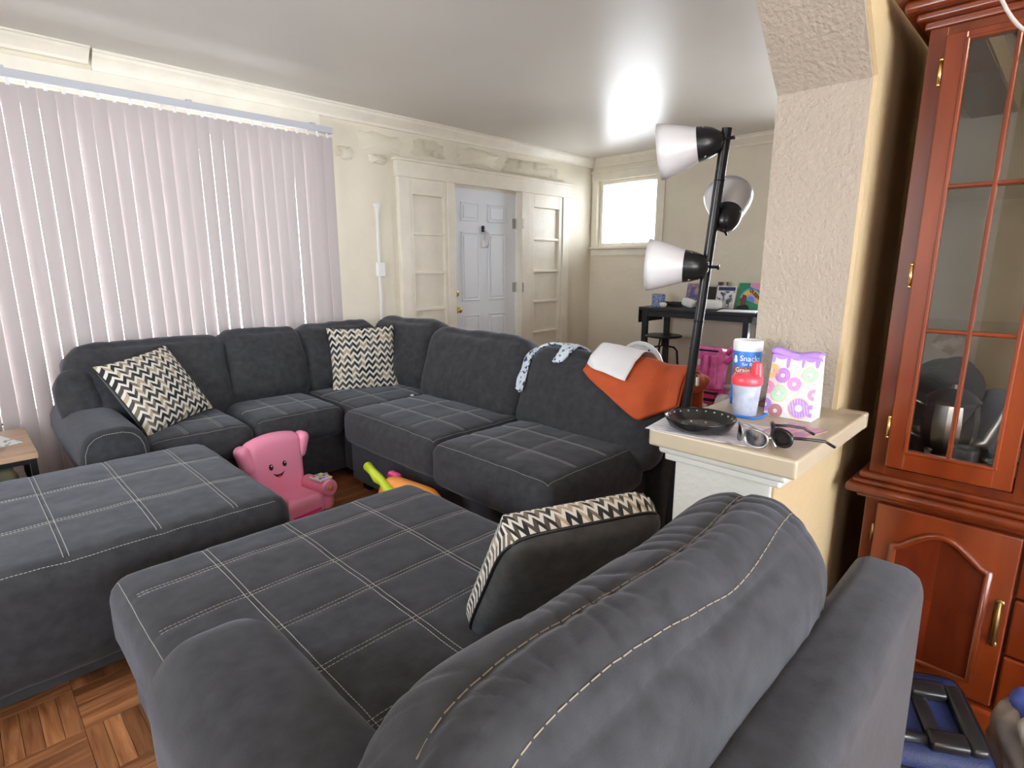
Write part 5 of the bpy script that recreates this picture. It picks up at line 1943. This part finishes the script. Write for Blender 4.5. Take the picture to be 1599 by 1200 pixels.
# painted canvas
pa = thing('painted_canvas', 'colourful painted canvas of a woman in a rainbow headwrap', 'painting', (5.36, 2.185, TZ))
mt = T(5.34, 2.185, TZ + 0.003, ry=R(10))
W_, H_ = 0.205, 0.245
def pcan(poly, m, nm, lift):
    bm = NB()
    # poly in (right, up) units of the canvas as the viewer sees it
    vs = [bm.verts.new(mt @ Vector((-0.0105 - lift, W_ / 2 - min(1.0, a) * W_, b * H_))) for a, b in poly]
    bm.faces.new(vs)
    return obj(nm, bm, m, pa)
bm = NB()
box(bm, -0.01, 0.01, -W_ / 2, W_ / 2, 0, H_)
bmesh.ops.transform(bm, matrix=mt, verts=bm.verts)
obj('canvas', bm, 'green', pa)
pcan([(0.52, 1), (1, 1), (1, 0.72), (0.52, 0.86)], 'rose', 'painted_area', 0.0004)
def arcs(c, r0, r1, a0, a1, n=14):
    p = [(c[0] + r1 * math.cos(R(a0 + (a1 - a0) * i / n)), c[1] + r1 * math.sin(R(a0 + (a1 - a0) * i / n))) for i in range(n + 1)]
    p += [(c[0] + r0 * math.cos(R(a1 + (a0 - a1) * i / n)), c[1] + r0 * math.sin(R(a1 + (a0 - a1) * i / n))) for i in range(n + 1)]
    return p
for r0, r1, m, lf in ((0.0, 0.20, 'skyblue', 0.0006), (0.20, 0.30, 'rose', 0.0007), (0.30, 0.46, 'yellow', 0.0008), (0.46, 0.52, 'skyblue', 0.0009)):
    pcan(arcs((0.60, 0.30), r0 + 0.001, r1, -15, 165), m, 'headwrap_band', lf)
pcan([(0.18, 0.12), (0.16, 0.30), (0.10, 0.34), (0.20, 0.44), (0.24, 0.56), (0.42, 0.52), (0.44, 0.25), (0.36, 0.12)], 'skin_paint', 'painted_face_area', 0.0012)
pcan([(0.0, 0.0), (0.62, 0.0), (0.56, 0.12), (0.42, 0.18), (0.2, 0.13), (0.05, 0.1)], 'eyeblack', 'painted_area', 0.0014)
textmesh('QUEEN', 0.040, mt @ Matrix.Translation((-0.0135, W_ / 2 - 0.78 * W_, 0.58 * H_)) @ Matrix.Rotation(R(-90), 4, 'Z') @ Matrix.Rotation(R(90), 4, 'X') @ Matrix.Rotation(R(-42), 4, 'Z'), 'eyeblack', 'lettering', pa, bold=0.0016)
# headset, papers, dark clutter
hs = thing('white_headset', 'bulky white goggle headset lying on the tall table', 'headset', (5.08, 2.48, TZ))
bm = soft(NB(), (0.055, 0.095, 0.045), 0.03, (12, 16, 10), (0, 0, 0), 0, 1, 0, T(5.09, 2.42, TZ + 0.049))
obj('visor', bm, 'white', hs, smooth=True)
bm = soft(NB(), (0.045, 0.06, 0.04), 0.03, (12, 12, 10), (0, 0, 0), 0, 1, 0, T(5.06, 2.635, TZ + 0.056, rx=R(15)))
obj('strap_pad', bm, 'white', hs, smooth=True)
bm = NB()
tube(bm, [(5.10, 2.50, TZ + 0.06), (5.13, 2.56, TZ + 0.075), (5.09, 2.62, TZ + 0.06)], 0.012, 8)
obj('strap', bm, 'white', hs, smooth=True)
bm = NB()
box(bm, -0.13, 0.13, -0.16, 0.16, 0, 0.006)
o = obj('paper_stack', bm, 'paper')
o.location = (5.08, 2.15, TZ + 0.001)
o.rotation_euler = (0, 0, R(12))
tag(o, 'loose white papers at the right end of the tall table', 'paper')
bm = soft(NB(), (0.04, 0.11, 0.022), 0.02, (10, 16, 8), (0, 0, 0), 0.012, 14, 4, T(5.18, 2.86, TZ + 0.026))
tag(obj('dark_pouch', bm, 'blackcloth', smooth=True), 'black pouch behind the blue patterned pot', 'pouch')
bm = soft(NB(), (0.03, 0.035, 0.024), 0.022, (10, 10, 8), (0, 0, 0), 0.008, 20, 4, T(5.02, 2.885, TZ + 0.026))
tag(obj('small_ornament', bm, 'white', smooth=True), 'small white ornament beside the blue patterned pot', 'ornament')
bm = NB()
box(bm, 5.404, 5.418, 2.53, 2.68, TZ + 0.001, TZ + 0.20, 0.004)
tag(obj('laptop_lid', bm, 'black'), 'dark panel standing behind the white headset', 'screen')

# white round thing behind the sofa back
rg = thing('round_fan', 'white round fan behind the orange cloth', 'fan', (3.05, 1.86, 0))
bm = NB()
rp = [(3.05, 1.89 + 0.15 * math.cos(2 * PI * i / 40), 0.695 + 0.15 * math.sin(2 * PI * i / 40)) for i in range(40)]
tube(bm, rp, 0.016, 10, closed=True)
obj('outer_ring', bm, 'white', rg, smooth=True)
bm = NB()
for i in range(20):
    a = 2 * PI * i / 20
    tube(bm, [(3.03, 1.89 + 0.04 * math.cos(a), 0.695 + 0.04 * math.sin(a)), (3.03, 1.89 + 0.15 * math.cos(a), 0.695 + 0.15 * math.sin(a))], 0.002, 5)
obj('grille', bm, 'white', rg)['kind'] = 'stuff'
bm = NB()
lathe(bm, [(0.0, -0.02), (0.045, -0.02), (0.05, 0.0), (0.045, 0.05), (0.0, 0.055)], 24, T(3.05, 1.89, 0.695, ry=R(90)))
obj('hub', bm, 'white', rg, smooth=True, angle=40)
for i in range(3):
    bm = soft(NB(), (0.004, 0.042, 0.05), 0.004, (4, 8, 8), (0, 0, 0), 0, 1, 0, T(3.05, 1.89, 0.695) @ Matrix.Rotation(i * 2 * PI / 3, 4, 'X') @ T(0, 0, 0.085, rz=R(25)))
    obj('blade', bm, 'white', rg, smooth=True)
bm = NB()
tube(bm, [(3.07, 1.89, 0.02), (3.07, 1.89, 0.56)], 0.015, 10)
lathe(bm, [(0.14, 0.0), (0.14, 0.012), (0.03, 0.03), (0.0, 0.03)], 30, T(3.07, 1.89, 0))
obj('stand', bm, 'white', rg, smooth=True, angle=40)

# pink ride-on toy under the desk
pt = thing('ride_on_toy', 'hot pink plastic ride-on toy with white wheels under the tall table', 'toy', (4.75, 2.27, 0))
bm = soft(NB(), (0.10, 0.135, 0.19), 0.03, (12, 14, 18), (0, 0, 0), 0.006, 12, 1, T(4.80, 2.26, 0.42, ry=R(8)))
obj('shell', bm, 'pinktoy', pt, smooth=True)
bm = NB()
for i in range(4):
    box(bm, 4.665, 4.70, 2.14 + 0.07 * i, 2.18 + 0.07 * i, 0.27, 0.55, 0.008)
obj('ribs', bm, 'pinktoy', pt)
bm = NB()
tube(bm, [(4.80, 2.10, 0.56), (4.79, 2.06, 0.62), (4.79, 2.03, 0.60), (4.79, 2.05, 0.53), (4.80, 2.11, 0.48)], 0.022, 10)
obj('grab_handle', bm, 'pinktoy', pt, smooth=True)
bm = NB()
box(bm, 4.675, 4.69, 2.13, 2.40, 0.585, 0.600, 0.003)
box(bm, 4.68, 4.72, 2.12, 2.42, 0.14, 0.165, 0.004)
box(bm, 4.68, 4.72, 2.12, 2.42, 0.205, 0.225, 0.004)
obj('black_trim', bm, 'black', pt)
bm = NB()
box(bm, 4.69, 4.93, 2.14, 2.40, 0.11, 0.24, 0.02)
obj('chassis', bm, 'pinkdeep', pt)
bm = NB()
box(bm, 4.655, 4.69, 2.19, 2.33, 0.055, 0.115, 0.012)
obj('bumper', bm, 'bagpaper', pt)
bm = NB()
box(bm, 4.662, 4.672, 2.28, 2.36, 0.46, 0.51, 0.002)
obj('sticker', bm, 'bagpaper', pt)
for x in (4.74, 4.95):
    for y, s in ((2.085, -1), (2.455, 1)):
        wo = NB()
        lathe(wo, [(0.06, -0.035), (0.098, -0.035), (0.105, -0.02), (0.105, 0.02), (0.098, 0.035), (0.06, 0.035)], 32, T(x, y, 0.105, rx=R(90)), False, False)
        wh = obj('wheel', wo, 'bagpaper', pt, smooth=True, angle=40)
        wo = NB()
        lathe(wo, [(0.0, -0.02), (0.062, -0.025), (0.062, 0.025), (0.0, 0.02)], 24, T(x, y, 0.105, rx=R(90)))
        obj('wheel_hub', wo, 'pinkdeep', wh, smooth=True, angle=40)
bm = NB()
tube(bm, [(4.83, 2.13, 0.26), (4.83, 1.98, 0.275)], 0.018, 10)
obj('side_peg', bm, 'bagpaper', pt, smooth=True)

# ================================================================== side table at the left edge
sd = thing('side_table', 'oak topped side table with black metal frame by the blinds', 'table', (0.0, 3.5, 0))
bm = NB()
box(bm, -0.34, 0.205, 3.22, 3.78, 0.475, 0.50, 0.002)
obj('table_top', bm, 'sidewood', sd)
bm = NB()
for x in (-0.325, 0.185):
    for y in (3.24, 3.76):
        box(bm, x - 0.012, x + 0.012, y - 0.012, y + 0.012, 0, 0.475)
box(bm, -0.313, 0.173, 3.23, 3.25, 0.452, 0.475)
box(bm, -0.313, 0.173, 3.75, 3.77, 0.452, 0.475)
box(bm, 0.176, 0.196, 3.252, 3.748, 0.452, 0.475)
box(bm, -0.335, -0.315, 3.252, 3.748, 0.452, 0.475)
obj('metal_frame', bm, 'black', sd)
obj('lower_shelf', box(NB(), -0.31, 0.17, 3.255, 3.745, 0.28, 0.30, 0.002), 'sidewood', sd)
bm = NB()
box(bm, -0.14, 0.14, -0.11, 0.11, 0, 0.002)
o = obj('printed_board', bm, mat('dotted_card', (0.72, 0.72, 0.72), 0.6, col2=(0.05, 0.10, 0.10), vscale=26, thresh=(0.62, 0.66), detail=1))
o.location = (0.005, 3.52, 0.5005)
o.rotation_euler = (0, 0, R(18))
tag(o, 'dotted white play card on the side table', 'card')
bm = NB()
tube(bm, [(0.0 + 0.075 * math.cos(2 * PI * i / 32), 3.39 + 0.075 * math.sin(2 * PI * i / 32), 0.513) for i in range(32)], 0.009, 10, closed=True)
tag(obj('toy_ring', bm, 'bluering', smooth=True), 'blue plastic ring lying on the side table', 'ring')
bm = soft(NB(), (0.15, 0.16, 0.06), 0.04, (16, 16, 8), (0, 0, 0), 0.025, 9, 2, T(-0.03, 3.48, 0.362))
tag(obj('folded_blanket', bm, mat('patterned_fleece', (0.30, 0.26, 0.16), 0.9, col2=(0.10, 0.17, 0.15), vscale=12, thresh=(0.4, 0.6)), smooth=True), 'patterned folded fabric on the side table shelf', 'blanket')

# ------------------------------------------------------------------ unseen dining room ceiling lamp, added for warm light (behind the camera)
dl = thing('added_ceiling_lamp', 'unseen round frosted ceiling lamp added in the dining room', 'lamp', (0.3, -1.0, 2.5))
bm = NB()
lathe(bm, [(0.16, 0.0), (0.16, -0.02), (0.0, -0.02)], 30, T(0.3, -1.0, 2.5))
obj('lamp_base', bm, 'white', dl)
bm = NB()
lathe(bm, [(0.15, -0.02), (0.14, -0.06), (0.10, -0.10), (0.0, -0.115)], 30, T(0.3, -1.0, 2.5), False, False)
mglow, nt, b = nodes('lamp_glow')
b.inputs['Emission Color'].default_value = (1.0, 0.80, 0.58, 1)
b.inputs['Emission Strength'].default_value = 32.0
obj('lamp_bowl', bm, mglow, dl, smooth=True)
print('triangles', sum(len(o.data.polygons) * 2 for o in bpy.data.objects if o.type == 'MESH'))
